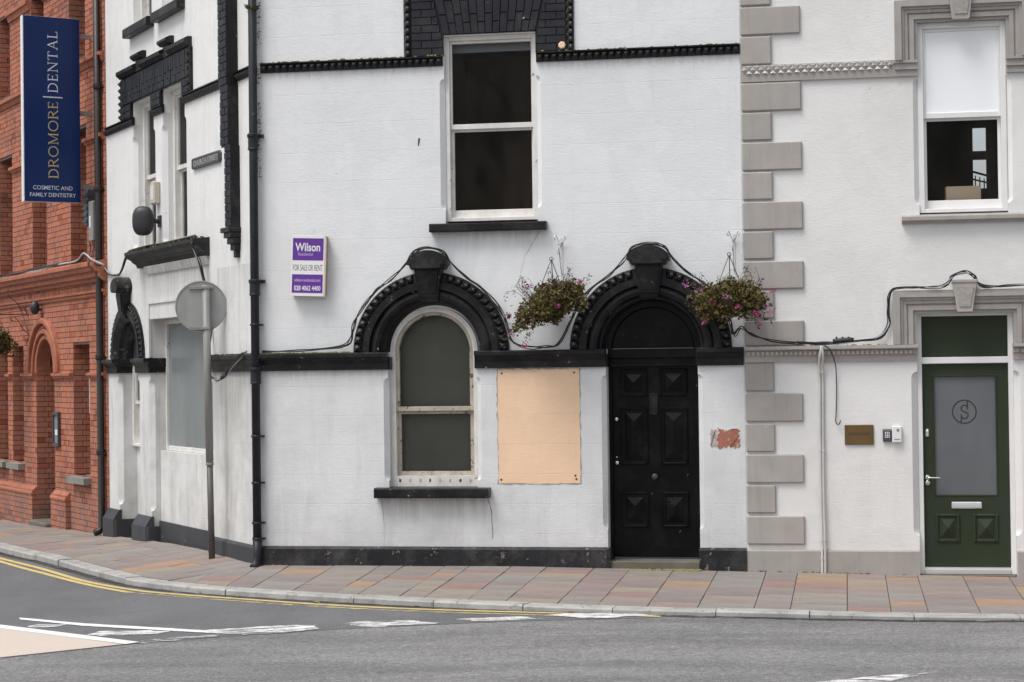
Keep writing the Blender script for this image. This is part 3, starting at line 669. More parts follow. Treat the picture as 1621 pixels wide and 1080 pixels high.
def frame_bm(bm, u0, u1, v0, v1, n0, n1, wl, wr, wt, wb, bev=0.0):
    box(bm, u0, u0 + wl, n0, n1, v0, v1, bev); box(bm, u1 - wr, u1, n0, n1, v0, v1, bev)
    if wt: box(bm, u0 + wl, u1 - wr, n0, n1 - 0.002, v1 - wt, v1, bev)
    if wb: box(bm, u0 + wl, u1 - wr, n0, n1 - 0.002, v0, v0 + wb, bev)
def sash(parent, F, u0, u1, v0, v1, d, mid, mat, fw=0.055, rail=0.05, bot=0.09, glassm=None):
    """box sash window: frame part, two sashes and two panes as its pieces"""
    bm = bmesh.new(); frame_bm(bm, u0, u1, v0, v1, -d - 0.12, -d, fw, fw, fw, 0.04, 0.004); w = finish('window', bm, mat, F, parent)
    a, b = u0 + fw, u1 - fw
    bm = bmesh.new(); frame_bm(bm, a, b, mid, v1 - fw, -d - 0.075, -d - 0.03, 0.022, 0.022, 0.03, rail * 0.9, 0.003); finish('upper_sash', bm, mat, F, w)
    bm = bmesh.new(); frame_bm(bm, a, b, v0 + 0.04, mid + rail * 0.6, -d - 0.115, -d - 0.078, 0.03, 0.03, rail, bot, 0.003); finish('lower_sash', bm, mat, F, w)
    for (c0, c1, nn) in ((mid + rail * 0.8, v1 - fw - 0.02, -d - 0.055), (v0 + 0.04 + bot * 0.9, mid - 0.01, -d - 0.095)):
        bm = bmesh.new(); box(bm, a + 0.02, b - 0.02, nn - 0.004, nn, c0, c1); finish('pane', bm, glassm or M['glass'], F, w)
    return w
def sill(parent, F, u0, u1, v0, v1, n1, mat, n0=-0.12):
    bm = bmesh.new(); prism_u(bm, [(n0, v0), (n1, v0 - 0.003), (n1 + 0.004, v0 + 0.01), (n1 + 0.004, v1 - 0.018), (n1 - 0.01, v1 - 0.006), (n0, v1)], u0, u1)
    return finish('window_sill', bm, mat, F, parent)
def ragged(u0, u1, v0, v1, amp, n=14):
    pts = []
    for (a, b) in (((u0, v0), (u1, v0)), ((u1, v0), (u1, v1)), ((u1, v1), (u0, v1)), ((u0, v1), (u0, v0))):
        for k in range(n): t = k / n; pts.append((a[0] + (b[0] - a[0]) * t + ru(-amp, amp), a[1] + (b[1] - a[1]) * t + ru(-amp, amp)))
    return pts

# ------------------------------------------------------------------ white corner house
H = thing('corner_house', 'white painted corner house with black arches, string courses and plinth', 'house', FF)
TOP = 8.6
A1, A2, AV = 1.90, 4.237, 2.302
# front wall
bm = bmesh.new()
W1 = (2.075, 3.065, 3.62, 5.655)
W2 = (1.425, 2.385, 0.80)
D2 = (3.765, 4.725)
holes = [(W1[0] - JW, W1[1] + JW, W1[2], W1[3]), (W2[0] - JW, W2[1] + JW, W2[2], AV), (A1 - 0.66, A1 + 0.66, AV, AV + 0.66),
         (D2[0] - JW, D2[1] + JW, -0.3, AV), (A2 - 0.66, A2 + 0.66, AV, AV + 0.66)]
cells(bm, 0.0, 5.205, -0.35, TOP, holes)
jambs(bm, W1[0], W1[1], W1[2], W1[3], 0.15, (3.80, 5.20))
jambs(bm, W2[0], W2[1], W2[2], AV, 0.22, (0.93, 2.03), head=False)
jambs(bm, D2[0], D2[1], -0.3, AV, 0.32, (0.42, 2.03), head=False)
spandrel(bm, A1, 0.62, AV, 0.66, AV + 0.66); spandrel(bm, A2, 0.62, AV, 0.66, AV + 0.66)
quad(bm, (5.205, 0, -0.35), (5.205, -0.4, -0.35), (5.205, -0.4, TOP), (5.205, 0, TOP))
finish('front_wall', bm, M['white'], FF, H)
# side wall
bm = bmesh.new()
SD, SH, SA = 0.14, 0.21, (-5.44, -4.54)
ACU = -4.99
S1, S2 = (-4.64, -3.755), (-3.36, -2.50)
SHOP = (-4.0, -1.62)
sh = [(S1[0] - 0.10, S1[1] + JW, 3.60, 5.615), (S2[0] - JW, S2[1] + JW, 3.60, 5.615),
      (SA[0] - JW, SA[1] + JW, -0.35, AV), (ACU - 0.66, ACU + 0.66, AV, AV + 0.66), (SHOP[0] - JW, SHOP[1] + JW, -0.35, 2.79),
      (-4.60, -3.80, 6.60, 8.1), (-3.36, -2.55, 6.60, 8.1)]
cells(bm, -5.93, 0.0, -0.35, TOP, sh)
JW_keep = JW
JW = 0.10; jambs(bm, S1[0], S1[1], 3.60, 5.615, SD, (3.72, 5.18), w=0.06)
cells(bm, S1[1] + 0.10, S1[1] + 0.14, 3.60, 5.615, [])
JW = JW_keep
jambs(bm, S2[0], S2[1], 3.60, 5.615, SD, (3.72, 5.18), w=0.06)
jambs(bm, SA[0], SA[1], -0.35, AV, 0.30, (0.36, 2.03), head=False, w=0.06)
jambs(bm, SHOP[0], SHOP[1], -0.35, 2.79, SH, (0.36, 2.03), w=0.06)
spandrel(bm, ACU, 0.52, AV, 0.66, AV + 0.66)
for a, b in ((-4.60, -3.80), (-3.36, -2.55)):
    for e_ in (a, b): quad(bm, (e_, 0, 6.6), (e_, -0.14, 6.6), (e_, -0.14, 8.1), (e_, 0, 8.1))
    quad(bm, (a, 0, 8.1), (b, 0, 8.1), (b, -0.14, 8.1), (a, -0.14, 8.1)); quad(bm, (a, 0, 6.6), (b, 0, 6.6), (b, -0.14, 6.6), (a, -0.14, 6.6))
finish('side_wall', bm, M['white_side'], FL, H)
bm = bmesh.new(); prism_v(bm, [(0, 0), (5.205, 0), (5.205, -7.0), (-4.0, -7.0), (-3.6, -4.7)], TOP, TOP + 0.05); finish('roof_slab', bm, M['black_old'], FF, H)

# plinths
bm = bmesh.new()
PP = lambda t, n=0.045: [(-0.02, -0.35), (n, -0.35), (n, t - 0.02), (n - 0.02, t), (-0.02, t + 0.012)]
prism_u(bm, PP(0.225), 0.0, D2[0] - 0.005); prism_v(bm, [(D2[0] - 0.0045, 0.045), (D2[0] - 0.0045, -0.26), (D2[0] + 0.02, -0.26), (D2[0] + 0.03, 0.045)], -0.35, 0.215)
finish('plinth', bm, M['plinth'], FF, H)
bm = bmesh.new(); prism_u(bm, PP(0.225, 0.04), D2[1] - 0.01, 5.20); finish('plinth', bm, M['plinth'], FF, H)
bm = bmesh.new(); prism_u(bm, PP(0.215), SHOP[1] - 0.03, 0.045); finish('plinth', bm, M['plinth_side'], FL, H)
for a, b in ((-5.93, SA[0] + 0.02), (SA[1] - 0.02, SHOP[0] + 0.03)):       # splayed pier bases
    bm = bmesh.new(); prism_v(bm, [(a, -0.3), (a, 0.10), (b - 0.0, 0.10), (b + 0.02, 0.06), (b + 0.02, -0.3)], -0.35, 0.17)
    prism_u(bm, [(-0.02, 0.1705), (0.095, 0.1705), (0.02, 0.29), (-0.02, 0.30)], a, b); finish('pier_base', bm, M['plinth_side'], FL, H)
# string courses
for a, b in ((-0.045, W2[0] + 0.005), (W2[1] - 0.005, D2[0] + 0.005), (D2[1] - 0.005, 5.20)): course(H, FF, a, b, M['black'])
course(H, FL, SHOP[1] + 0.02, 0.05, M['black_old'])
course(H, FL, -5.925, SA[0] + 0.03, M['black_old']); course(H, FL, SA[1] - 0.03, SHOP[0] + 0.03, M['black_old'])
for e_, s_, d_ in ((SA[0], 1, 0.28), (SHOP[0], 1, 0.20)):                    # cap mouldings returning into the reveals
    bm = bmesh.new(); box(bm, e_ - 0.004, e_ + 0.03, -d_, -0.005, 2.115, 2.19); box(bm, e_ - 0.004, e_ + 0.055, -d_, -0.005, 2.1905, 2.30); finish('cap_return', bm, M['black_old'], FL, H)
for e_, s_ in ((W2[0], 1), (W2[1], -1), (D2[0], 1), (D2[1], -1)):
    bm = bmesh.new(); box(bm, min(e_ - 0.004 * s_, e_ + 0.02 * s_), max(e_ - 0.004 * s_, e_ + 0.02 * s_), -0.17, -0.003, 2.115, 2.25); finish('cap_return', bm, M['black'], FF, H)
# arches
arch(H, FF, A1, AV, M['black'], M['black_old']); arch(H, FF, A2, AV, M['black'], M['black_old']); arch(H, FL, ACU + 0.03, AV, M['black_old'], M['black_old'], 0.88)
# dogtooth band at first-floor head
for F, a, b in ((FF, 0.05, 2.065), (FF, 3.07, 5.205), (FL, -5.92, -4.62), (FL, -3.77, -3.34), (FL, -2.52, -0.88), (FL, -0.58, 0.0)):
    bm = bmesh.new(); box(bm, a, b, -0.01, 0.02, 5.335, 5.425); box(bm, a, b, -0.01, 0.042, 5.4252, 5.440); band = finish('dogtooth_band', bm, M['black'], F, H)
    dogtooth_row(band, F, 'dogtooth', (a + 0.003, 5.38), (b - 0.003, 5.38), 0.077, 0.088, 0.045, 0.0202, M['black'])
# painted brick surround over the upstairs front window
sr = bmesh.new(); box(sr, 1.725, 2.075, -0.01, 0.012, 5.441, 6.9); box(sr, 3.065, 3.395, -0.01, 0.012, 5.441, 6.9); box(sr, 2.0755, 3.0645, -0.03, 0.012, 5.662, 6.9)
SR = finish('brick_surround', sr, M['black'], FF, H)
bmat = M['black_brick']
def brick_box(F, u0, u1, v0, v1, n0, n1, parent, tilt=None):
    bm = bmesh.new()
    pts = [(u0, v0), (u1, v0), (u1, v1), (u0, v1)] if tilt is None else tilt
    cu = sum(p[0] for p in pts) / 4; cv = sum(p[1] for p in pts) / 4
    A = [V(bm, p[0], n0, p[1]) for p in pts]; B = [V(bm, cu + (p[0] - cu) * 0.98, n1, cv + (p[1] - cv) * 0.97) for p in pts]
    bm.faces.new(B)
    for i in range(4): bm.faces.new([A[i], A[(i + 1) % 4], B[(i + 1) % 4], B[i]])
    finish('brick', bm, bmat, F, parent)
v = 5.444; r_ = 0
while v < 6.55:
    for a, b in ((1.727, 2.073), (3.067, 3.393)):
        cuts = [a, a + 0.11, b] if r_ % 2 else [a, a + 0.225, b]
        for c0, c1 in zip(cuts, cuts[1:]):
            if v > 5.60 and ((a < 2 and c1 > 2.05 - (v - 5.6) * 0.22) or (a > 3 and c0 < 3.085 + (v - 5.6) * 0.22)):
                if a < 2: c1 = 2.06 - (v - 5.6) * 0.22
                else: c0 = 3.08 + (v - 5.6) * 0.22
            if c1 - c0 < 0.03: continue
            brick_box(FF, c0 + 0.004, c1 - 0.004, v + 0.004, v + 0.078, 0.0121, 0.026 + ru(-0.003, 0.003), SR)
    v += 0.083; r_ += 1
nv = 13; fan = lambda t, v: (2.57 + (t - 0.5) * (0.99 + max(0, v - 5.66) * 0.44))
for k in range(nv):
    cut = [5.664, 5.664 + (0.12 if k % 2 else 0.21), 5.664 + (0.36 if k % 2 else 0.43), 6.2, 6.5]
    for c0, c1 in zip(cut, cut[1:]):
        g = 0.004; t0, t1 = k / nv, (k + 1) / nv
        brick_box(FF, 0, 0, 0, 0, 0.0121, 0.03 + ru(-0.004, 0.004), SR, [(fan(t0, c0) + g, c0 + g), (fan(t1, c0) - g, c0 + g), (fan(t1, c1) - g, c1 - g), (fan(t0, c1) + g, c1 - g)])
for a in (1.645, 3.397):
    bm = bmesh.new(); box(bm, a, a + 0.079, -0.01, 0.018, 5.441, 6.9); st = finish('dogtooth_strip', bm, M['black'], FF, H)
    dogtooth_row(st, FF, 'dogtooth', (a + 0.04, 5.443), (a + 0.04, 6.4), 0.083, 0.077, 0.045, 0.0182, M['black_stud'], vertical=True)
bm = bmesh.new(); lathe_n(bm, 3.35, 5.50, [(0.035, 0.02), (0.04, 0.03), (0.03, 0.036)], 7); finish('bare_spot', bm, M['tan'], FF, H)
# upstairs front window
sash(H, FF, W1[0], W1[1], 3.68, 5.655, 0.06, 4.665, M['timber_white'], fw=0.046, rail=0.06, bot=0.085)
sill(H, FF, 1.915, 3.165, 3.565, 3.658, 0.10, M['black'])
bm = bmesh.new(); box(bm, 2.13, 3.01, -0.215, -0.205, 5.50, 5.62); finish('roller_blind', bm, M['blind_grey'], FF, H)
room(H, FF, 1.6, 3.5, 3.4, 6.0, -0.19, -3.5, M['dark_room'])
# arched ground-floor window
sill(H, FF, 1.285, 2.525, 0.755, 0.862, 0.12, M['black'])
bm = bmesh.new()
arch_sweep(bm, A1, AV, [(0.478, -0.24), (0.478, -0.13), (0.44, -0.12), (0.425, -0.13), (0.425, -0.24)])
box(bm, W2[0] + 0.002, W2[0] + 0.055, -0.24, -0.12, 0.862, AV); box(bm, W2[1] - 0.055, W2[1] - 0.002, -0.24, -0.12, 0.862, AV); box(bm, W2[0] + 0.055, W2[1] - 0.055, -0.24, -0.125, 0.862, 0.975)
win = finish('window', bm, M['timber_white'], FF, H)
bm = bmesh.new(); arch_sweep(bm, A1, AV, [(0.424, -0.21), (0.424, -0.150), (0.39, -0.145), (0.385, -0.21)])
box(bm, A1 - 0.424, A1 - 0.385, -0.21, -0.15, 1.68, AV); box(bm, A1 + 0.385, A1 + 0.424, -0.21, -0.15, 1.68, AV); box(bm, A1 - 0.424, A1 + 0.424, -0.21, -0.143, 1.665, 1.715, 0.004); finish('upper_sash', bm, M['timber_old'], FF, win)
bm = bmesh.new(); frame_bm(bm, A1 - 0.424, A1 + 0.424, 0.975, 1.664, -0.235, -0.185, 0.045, 0.045, 0.03, 0.045, 0.003); finish('lower_sash', bm, M['timber_old'], FF, win)
bm = bmesh.new()
prism_n(bm, [(A1 - 0.39, 1.70), (A1 + 0.39, 1.70)] + [(A1 + 0.39 * math.cos(PI * k / 20), AV + 0.39 * math.sin(PI * k / 20)) for k in range(21)], -0.186, -0.182); finish('pane', bm, M['glass'], FF, win)
bm = bmesh.new(); box(bm, A1 - 0.39, A1 + 0.39, -0.214, -0.210, 1.0, 1.67); finish('pane', bm, M['glass'], FF, win)
bm = bmesh.new(); prism_n(bm, [(A1 - 0.47, 0.9), (A1 + 0.47, 0.9)] + [(A1 + 0.47 * math.cos(PI * k / 20), AV + 0.47 * math.sin(PI * k / 20)) for k in range(21)], -0.30, -0.26); finish('backing_board', bm, M['olive'], FF, win)
for k in range(8):                                                        # flaking drip holes along the bottom rail
    bm = bmesh.new(); c = A1 - 0.385 + k * 0.11; prism_n(bm, [(c + ru(0.008, 0.02) * math.cos(q), 0.925 + ru(0.012, 0.028) * math.sin(q)) for q in [2 * PI * j / 9 for j in range(9)]], -0.126, -0.1235); finish('flaked_spot', bm, M['timber_old' if k % 3 else 'soil'], FF, win)
# bare patch, exposed brick
bm = bmesh.new(); prism_n(bm, ragged(2.602, 3.498, 0.888, 2.106, 0.008, 26), -0.01, 0.0018); finish('patch_rim', bm, M['patch_rim'], FF, H)
bm = bmesh.new(); prism_n(bm, ragged(2.615, 3.485, 0.90, 2.10, 0.006, 22), -0.01, 0.004); finish('bare_render_patch', bm, M['tan'], FF, H)
bm = bmesh.new(); prism_n(bm, ragged(4.925, 5.145, 1.265, 1.45, 0.02, 16), -0.01, 0.004); finish('exposed_brick_patch', bm, M['rust'], FF, H)
bm = bmesh.new(); prism_n(bm, ragged(4.85, 4.915, 1.28, 1.45, 0.016, 8), -0.01, 0.004); finish('grey_scab', bm, M['patch_rim'], FF, H)
for (u_, v_) in ((2.66, 2.06), (3.43, 2.06), (2.64, 0.94), (3.43, 0.98), (3.44, 0.945)):
    bm = bmesh.new(); lathe_n(bm, u_, v_, [(0.011, 0.0), (0.011, 0.008), (0.004, 0.01)], 7); finish('screw_plug', bm, M['ink'], FF, H)
# cracks in the render
def crack(F, pts, w, mat):
    bm = bmesh.new(); P = [(a + ru(-0.008, 0.008), b + ru(-0.01, 0.01)) for a, b in dense(pts, 0.05)]
    L_, R_ = [], []
    for i, p in enumerate(P): ww = w * ru(0.3, 1.0) * (1 - i / len(P) * 0.7); L_.append((p[0] - ww, p[1])); R_.append((p[0] + ww, p[1]))
    for i in range(len(P) - 1): quad(bm, (*[L_[i][0]], 0.0022, L_[i][1]), (R_[i][0], 0.0022, R_[i][1]), (R_[i + 1][0], 0.0022, R_[i + 1][1]), (L_[i + 1][0], 0.0022, L_[i + 1][1]))
    finish('crack', bm, mat, F, H)
crack(FF, [(2.50, 0.74), (2.54, 0.55), (2.545, 0.32)], 0.006, M['ink']); crack(FF, [(3.09, 3.55), (2.92, 3.3), (2.86, 3.02)], 0.004, M['sill_stone'])
crack(FF, [(1.34, 0.75), (1.36, 0.5), (1.36, 0.3)], 0.003, M['sill_stone']); crack(FF, [(1.795, 4.58), (1.79, 4.5)], 0.012, M['ink'])
# black six-panel door
bm = bmesh.new(); arch_sweep(bm, A2, AV, [(0.497, -0.34), (0.497, -0.20), (0.44, -0.20), (0.43, -0.215), (0.43, -0.34)], seg=32)
prism_n(bm, [(A2 + 0.44 * math.cos(PI * k / 24), AV + 0.005 + 0.44 * math.sin(PI * k / 24)) for k in range(25)], -0.34, -0.25)
box(bm, D2[0], D2[1], -0.34, -0.17, 2.20, 2.30, 0.008); box(bm, D2[0], D2[1], -0.34, -0.20, 2.125, 2.1995)
box(bm, D2[0] + 0.001, D2[0] + 0.035, -0.34, -0.21, 0.02, 2.124); box(bm, D2[1] - 0.035, D2[1] - 0.001, -0.34, -0.21, 0.02, 2.124)
finish('door_frame', bm, M['door_black'], FF, H)
bm = bmesh.new(); box(bm, D2[0] + 0.036, D2[1] - 0.036, -0.32, -0.26, 0.105, 2.124); dr = finish('door', bm, M['door_black'], FF, H)
for (v0, v1) in ((1.80, 2.09), (1.08, 1.68), (0.42, 0.79)):
    for (a, b) in ((A2 - 0.355, A2 - 0.065), (A2 + 0.065, A2 + 0.355)):
        bm = bmesh.new(); frame_bm(bm, a, b, v0, v1, -0.262, -0.235, 0.022, 0.022, 0.022, 0.022, 0.006); frame_bm(bm, a + 0.022, b - 0.022, v0 + 0.022, v1 - 0.022, -0.262, -0.247, 0.02, 0.02, 0.02, 0.02)
        finish('panel_moulding', bm, M['door_black'], FF, dr)
        bm = bmesh.new(); i0, i1, j0, j1 = a + 0.05, b - 0.05, v0 + 0.05, v1 - 0.05; B = [V(bm, *q) for q in ((i0, -0.26, j0), (i1, -0.26, j0), (i1, -0.26, j1), (i0, -0.26, j1))]
        c = (i0 + i1) / 2; hh = (i1 - i0) / 2; T0, T1 = V(bm, c, -0.222, j0 + hh), V(bm, c, -0.222, max(j1 - hh, j0 + hh + 0.001))
        for f in ((B[0], B[1], T0), (B[1], B[2], T1, T0), (B[2], B[3], T1), (B[3], B[0], T0, T1)): bm.faces.new(f)
        finish('door_panel', bm, M['door_black'], FF, dr)
bm = bmesh.new(); frame_bm(bm, A2 - 0.045, A2 + 0.045, 1.60, 1.83, -0.262, -0.238, 0.02, 0.02, 0.02, 0.02, 0.004); box(bm, A2 - 0.026, A2 + 0.026, -0.262, -0.246, 1.62, 1.81); finish('letter_slot', bm, M['black'], FF, dr)
bm = bmesh.new(); lathe_n(bm, A2 + 0.005, 0.955, [(0.03, -0.262), (0.03, -0.252), (0.013, -0.248), (0.013, -0.225), (0.032, -0.215), (0.034, -0.20), (0.022, -0.186)], 16); finish('door_knob', bm, M['slate'], FF, dr, True)
for v_ in (1.56, 1.10, 1.16): 
    bm = bmesh.new(); lathe_n(bm, D2[0] + 0.075, v_, [(0.018 if v_ != 1.16 else 0.009, -0.262), (0.018 if v_ != 1.16 else 0.009, -0.25), (0.006, -0.246)], 12); finish('lock', bm, M['alu'], FF, dr)
bm = bmesh.new(); box(bm, D2[0] - 0.01, D2[1] + 0.0, -0.33, 0.02, -0.2, 0.088, 0.01); finish('door_step', bm, M['step'], FF, H)
# ---- side wall features
bm = bmesh.new(); box(bm, -5.05, -4.645, -0.01, 0.03, 5.441, 5.98); box(bm, -3.755, -3.36, -0.01, 0.03, 5.441, 5.98); box(bm, -2.50, -2.25, -0.01, 0.03, 5.441, 5.98)
box(bm, -4.6449, -3.7551, -0.05, 0.03, 5.62, 5.98); box(bm, -3.3599, -2.5001, -0.05, 0.03, 5.62, 5.98)
SS = finish('brick_surround', bm, M['black'], FL, H)
for a in [-5.04 + 0.093 * k for k in range(30)]:
    for c0, c1 in ((5.63, 5.79), (5.795, 5.965)) if int(a * 10) % 2 else ((5.63, 5.71), (5.715, 5.965)):
        brick_box(FL, a + 0.004, a + 0.088, c0, c1, 0.0301, 0.046 + ru(-0.003, 0.003), SS)
for (a, b) in ((-5.05, -4.645), (-3.755, -3.36), (-2.50, -2.25)):
    v = 5.444; r_ = 0
    while v < 5.60:
        cuts = [a, (a + b) / 2 + (0.05 if r_ % 2 else -0.05), b]
        for c0, c1 in zip(cuts, cuts[1:]): brick_box(FL, c0 + 0.004, c1 - 0.004, v + 0.003, v + 0.078, 0.0301, 0.046, SS)
        v += 0.083; r_ += 1
for a, b in ((-5.10, -4.36), (-4.10, -3.20), (-2.95, -2.20)):               # stepped, broken capping
    bm = bmesh.new(); prism_u(bm, [(-0.01, 5.985), (0.05, 5.985), (0.10, 6.03), (0.10, 6.075), (0.05, 6.10), (-0.01, 6.10)], a, b); finish('coping', bm, M['black_old'], FL, H)
for a in (-4.3599, -3.1999):
    bm = bmesh.new(); box(bm, a, a + 0.2595 if a < -4 else a + 0.2495, -0.01, 0.05, 5.985, 6.12); prism_u(bm, [(-0.01, 6.125), (0.07, 6.125), (0.11, 6.16), (0.11, 6.19), (0.05, 6.22), (-0.01, 6.22)], a - 0.05, a + 0.31); finish('coping', bm, M['black_old'], FL, H)
for a in (-5.13, -2.25):
    bm = bmesh.new(); box(bm, a, a + 0.079, -0.01, 0.03, 5.441, 5.98); st = finish('dogtooth_strip', bm, M['black'], FL, H)
    dogtooth_row(st, FL, 'dogtooth', (a + 0.04, 5.443), (a + 0.04, 5.97), 0.083, 0.077, 0.05, 0.0302, M['black_old'], vertical=True)
for (a, b) in (S1, S2):
    sash(H, FL, a, b, 3.62, 5.615, SD - 0.02, 4.62, M['timber_white'], fw=0.07, rail=0.06)
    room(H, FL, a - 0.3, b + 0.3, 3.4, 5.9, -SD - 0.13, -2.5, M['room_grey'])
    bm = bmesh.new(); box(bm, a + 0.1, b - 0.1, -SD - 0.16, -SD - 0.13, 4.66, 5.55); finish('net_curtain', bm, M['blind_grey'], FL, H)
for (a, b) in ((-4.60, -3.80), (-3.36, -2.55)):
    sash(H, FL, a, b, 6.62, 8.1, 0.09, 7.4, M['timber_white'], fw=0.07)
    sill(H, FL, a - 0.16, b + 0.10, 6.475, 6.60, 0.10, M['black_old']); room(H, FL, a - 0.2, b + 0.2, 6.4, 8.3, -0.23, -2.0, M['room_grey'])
# shopfront cornice, frieze and glazing
bm = bmesh.new(); prism_u(bm, [(-0.02, 3.46), (0.03, 3.46), (0.05, 3.50), (0.10, 3.53), (0.11, 3.55), (0.17, 3.58), (0.19, 3.60), (0.20, 3.62), (0.20, 3.655), (-0.02, 3.68)], -4.43, -1.62); co = finish('shop_cornice', bm, M['black_old'], FL, H)
bm = bmesh.new()
for k in range(150): u_, n_, r_ = ru(-4.40, -1.65), ru(0.02, 0.19), ru(0.008, 0.026); box(bm, u_, u_ + r_ * 2, n_ - r_ / 2, n_ + r_ / 2, 3.655, 3.672 + r_ * ru(0.4, 1.2))
o = finish('moss', bm, M['moss'], FL, co); o['kind'] = 'stuff'
bm = bmesh.new(); box(bm, -4.02, -1.60, -0.01, 0.02, 2.985, 3.02); box(bm, -4.02, -3.99, -0.01, 0.018, 2.31, 2.9845); prism_u(bm, [(-0.01, 3.36), (0.03, 3.36), (0.045, 3.39), (0.06, 3.44), (0.06, 3.4595), (-0.01, 3.4595)], -4.05, -1.66)
finish('frieze_moulding', bm, M['white_side'], FL, H)
bm = bmesh.new(); frame_bm(bm, SHOP[0] + 0.002, SHOP[1] - 0.002, 1.13, 2.788, -0.27, -0.19, 0.06, 0.06, 0.06, 0.06, 0.005); sw = finish('shop_window', bm, M['timber_white'], FL, H)
bm = bmesh.new(); box(bm, SHOP[0] + 0.06, SHOP[1] - 0.06, -0.235, -0.225, 1.19, 2.73); finish('pane', bm, M['frost_shop'], FL, sw)
bm = bmesh.new(); box(bm, SHOP[0] + 0.003, SHOP[1] - 0.003, -0.27, -0.12, 0.10, 1.128); finish('stall_riser', bm, M['white_side'], FL, H)
bm = bmesh.new(); box(bm, SHOP[0] + 0.004, SHOP[1] - 0.032, -0.27, -0.095, -0.35, 0.24); finish('plinth', bm, M['plinth_side'], FL, H)
# blocked arched opening between the piers
bm = bmesh.new(); box(bm, SA[0] + 0.003, SA[1] - 0.003, -0.33, -0.24, 0.15, 1.14); finish('infill_panel', bm, M['white_side'], FL, H)
bm = bmesh.new(); box(bm, SA[0] + 0.004, SA[1] - 0.004, -0.33, -0.225, -0.35, 0.20); finish('plinth', bm, M['plinth_side'], FL, H)
sash(H, FL, SA[0], SA[1], 1.14, 2.3, 0.18, 1.7, M['timber_white'], fw=0.06)
bm = bmesh.new(); prism_n(bm, [(ACU + 0.51 * math.cos(PI * k / 20), AV + 0.51 * math.sin(PI * k / 20)) for k in range(21)], -0.25, -0.19); finish('tympanum', bm, M['slate'], FL, H)
room(H, FL, SA[0] - 0.1, SA[1] + 0.1, 1.0, 2.35, -0.31, -1.5, M['room_grey'])
# black corner pilaster on a stepped corbel
bm = bmesh.new(); box(bm, -0.87, -0.59, -0.01, 0.125, 5.30, TOP); box(bm, -0.85, -0.585, -0.01, 0.115, 4.62, 5.2995); box(bm, -0.76, -0.56, -0.01, 0.10, 3.72, 4.6195)
pl = finish('pilaster', bm, M['black'], FL, H)
bm = bmesh.new()
for a, b, n_, v0, v1 in ((-0.83, -0.54, 0.145, 3.66, 3.715), (-0.79, -0.545, 0.12, 3.60, 3.6595), (-0.75, -0.55, 0.095, 3.53, 3.5995), (-0.71, -0.56, 0.07, 3.46, 3.5295), (-0.67, -0.575, 0.045, 3.38, 3.4595)): box(bm, a, b, -0.01, n_, v0, v1, 0.006)
finish('corbel', bm, M['black_old'], FL, pl)
v = 3.725; r_ = 0
while v < 6.6:
    a, b, n_ = (-0.87, -0.59, 0.125) if v >= 5.28 else (-0.85, -0.585, 0.115) if v > 4.6 else (-0.76, -0.56, 0.10)
    m_ = a + (b - a) * (0.62 if r_ % 2 else 0.38)
    for c0, c1 in ((a, m_), (m_, b)): brick_box(FL, c0 + 0.004, c1 - 0.004, v + 0.004, v + 0.079, n_ + 0.0003, n_ + 0.012 + ru(-0.002, 0.003), pl)
    v += 0.083; r_ += 1

# ------------------------------------------------------------------ right-hand house with grey quoins
R = thing('grey_trimmed_house', 'off-white rendered house with grey quoins, hood mouldings and green front door', 'house', sub(FF, 5.215, 0, 0))
RW = (7.0, 7.875, 3.60, 5.575); GD = (6.95, 7.905)
bm = bmesh.new()
cells(bm, 5.207, 12.5, -0.45, TOP + 0.4, [(RW[0] - JW, RW[1] + JW, RW[2], RW[3]), (GD[0] - JW, GD[1] + JW, -0.4, 2.63)])
jambs(bm, RW[0], RW[1], RW[2], RW[3], 0.12, (3.72, 5.02), w=0.05); jambs(bm, GD[0], GD[1], -0.4, 2.63, 0.16, (0.36, 2.03), w=0.06)
finish('front_wall', bm, M['cream'], FF, R)
bm = bmesh.new(); prism_u(bm, [(-0.02, -0.45), (0.028, -0.45), (0.028, 0.20), (0.018, 0.213), (-0.02, 0.22)], 5.212, GD[0] - 0.002); finish('plinth', bm, M['grey'], FF, R)
bm = bmesh.new(); prism_u(bm, [(-0.02, -0.45), (0.028, -0.45), (0.028, 0.20), (0.018, 0.213), (-0.02, 0.22)], GD[1] + 0.002, 12.5); finish('plinth', bm, M['grey'], FF, R)
def quoin(u1, v0, v1):
    bm = bmesh.new(); box(bm, 5.212, u1, -0.02, 0.034, v0, v1, 0.012); finish('quoin', bm, M['grey'], FF, R)
for k in range(8):
    t = 5.022 - 0.613 * k
    if 0 <= k < 5:
        if t - 0.29 > 2.30: quoin(5.825, t - 0.29, t)
        else: quoin(5.822, 2.31, t)
        if k < 4: quoin(5.523, t - 0.592, t - 0.305)
for t in (6.42, 5.81): quoin(5.825, t - 0.29, t)
for t in (6.115, 5.505): quoin(5.528, t - 0.29, t)
for k, t in enumerate((1.823, 1.193, 0.562)): quoin(5.80, t - 0.293, t)
for t in (2.132, 1.508, 0.878): quoin(5.51, t - 0.288, t)
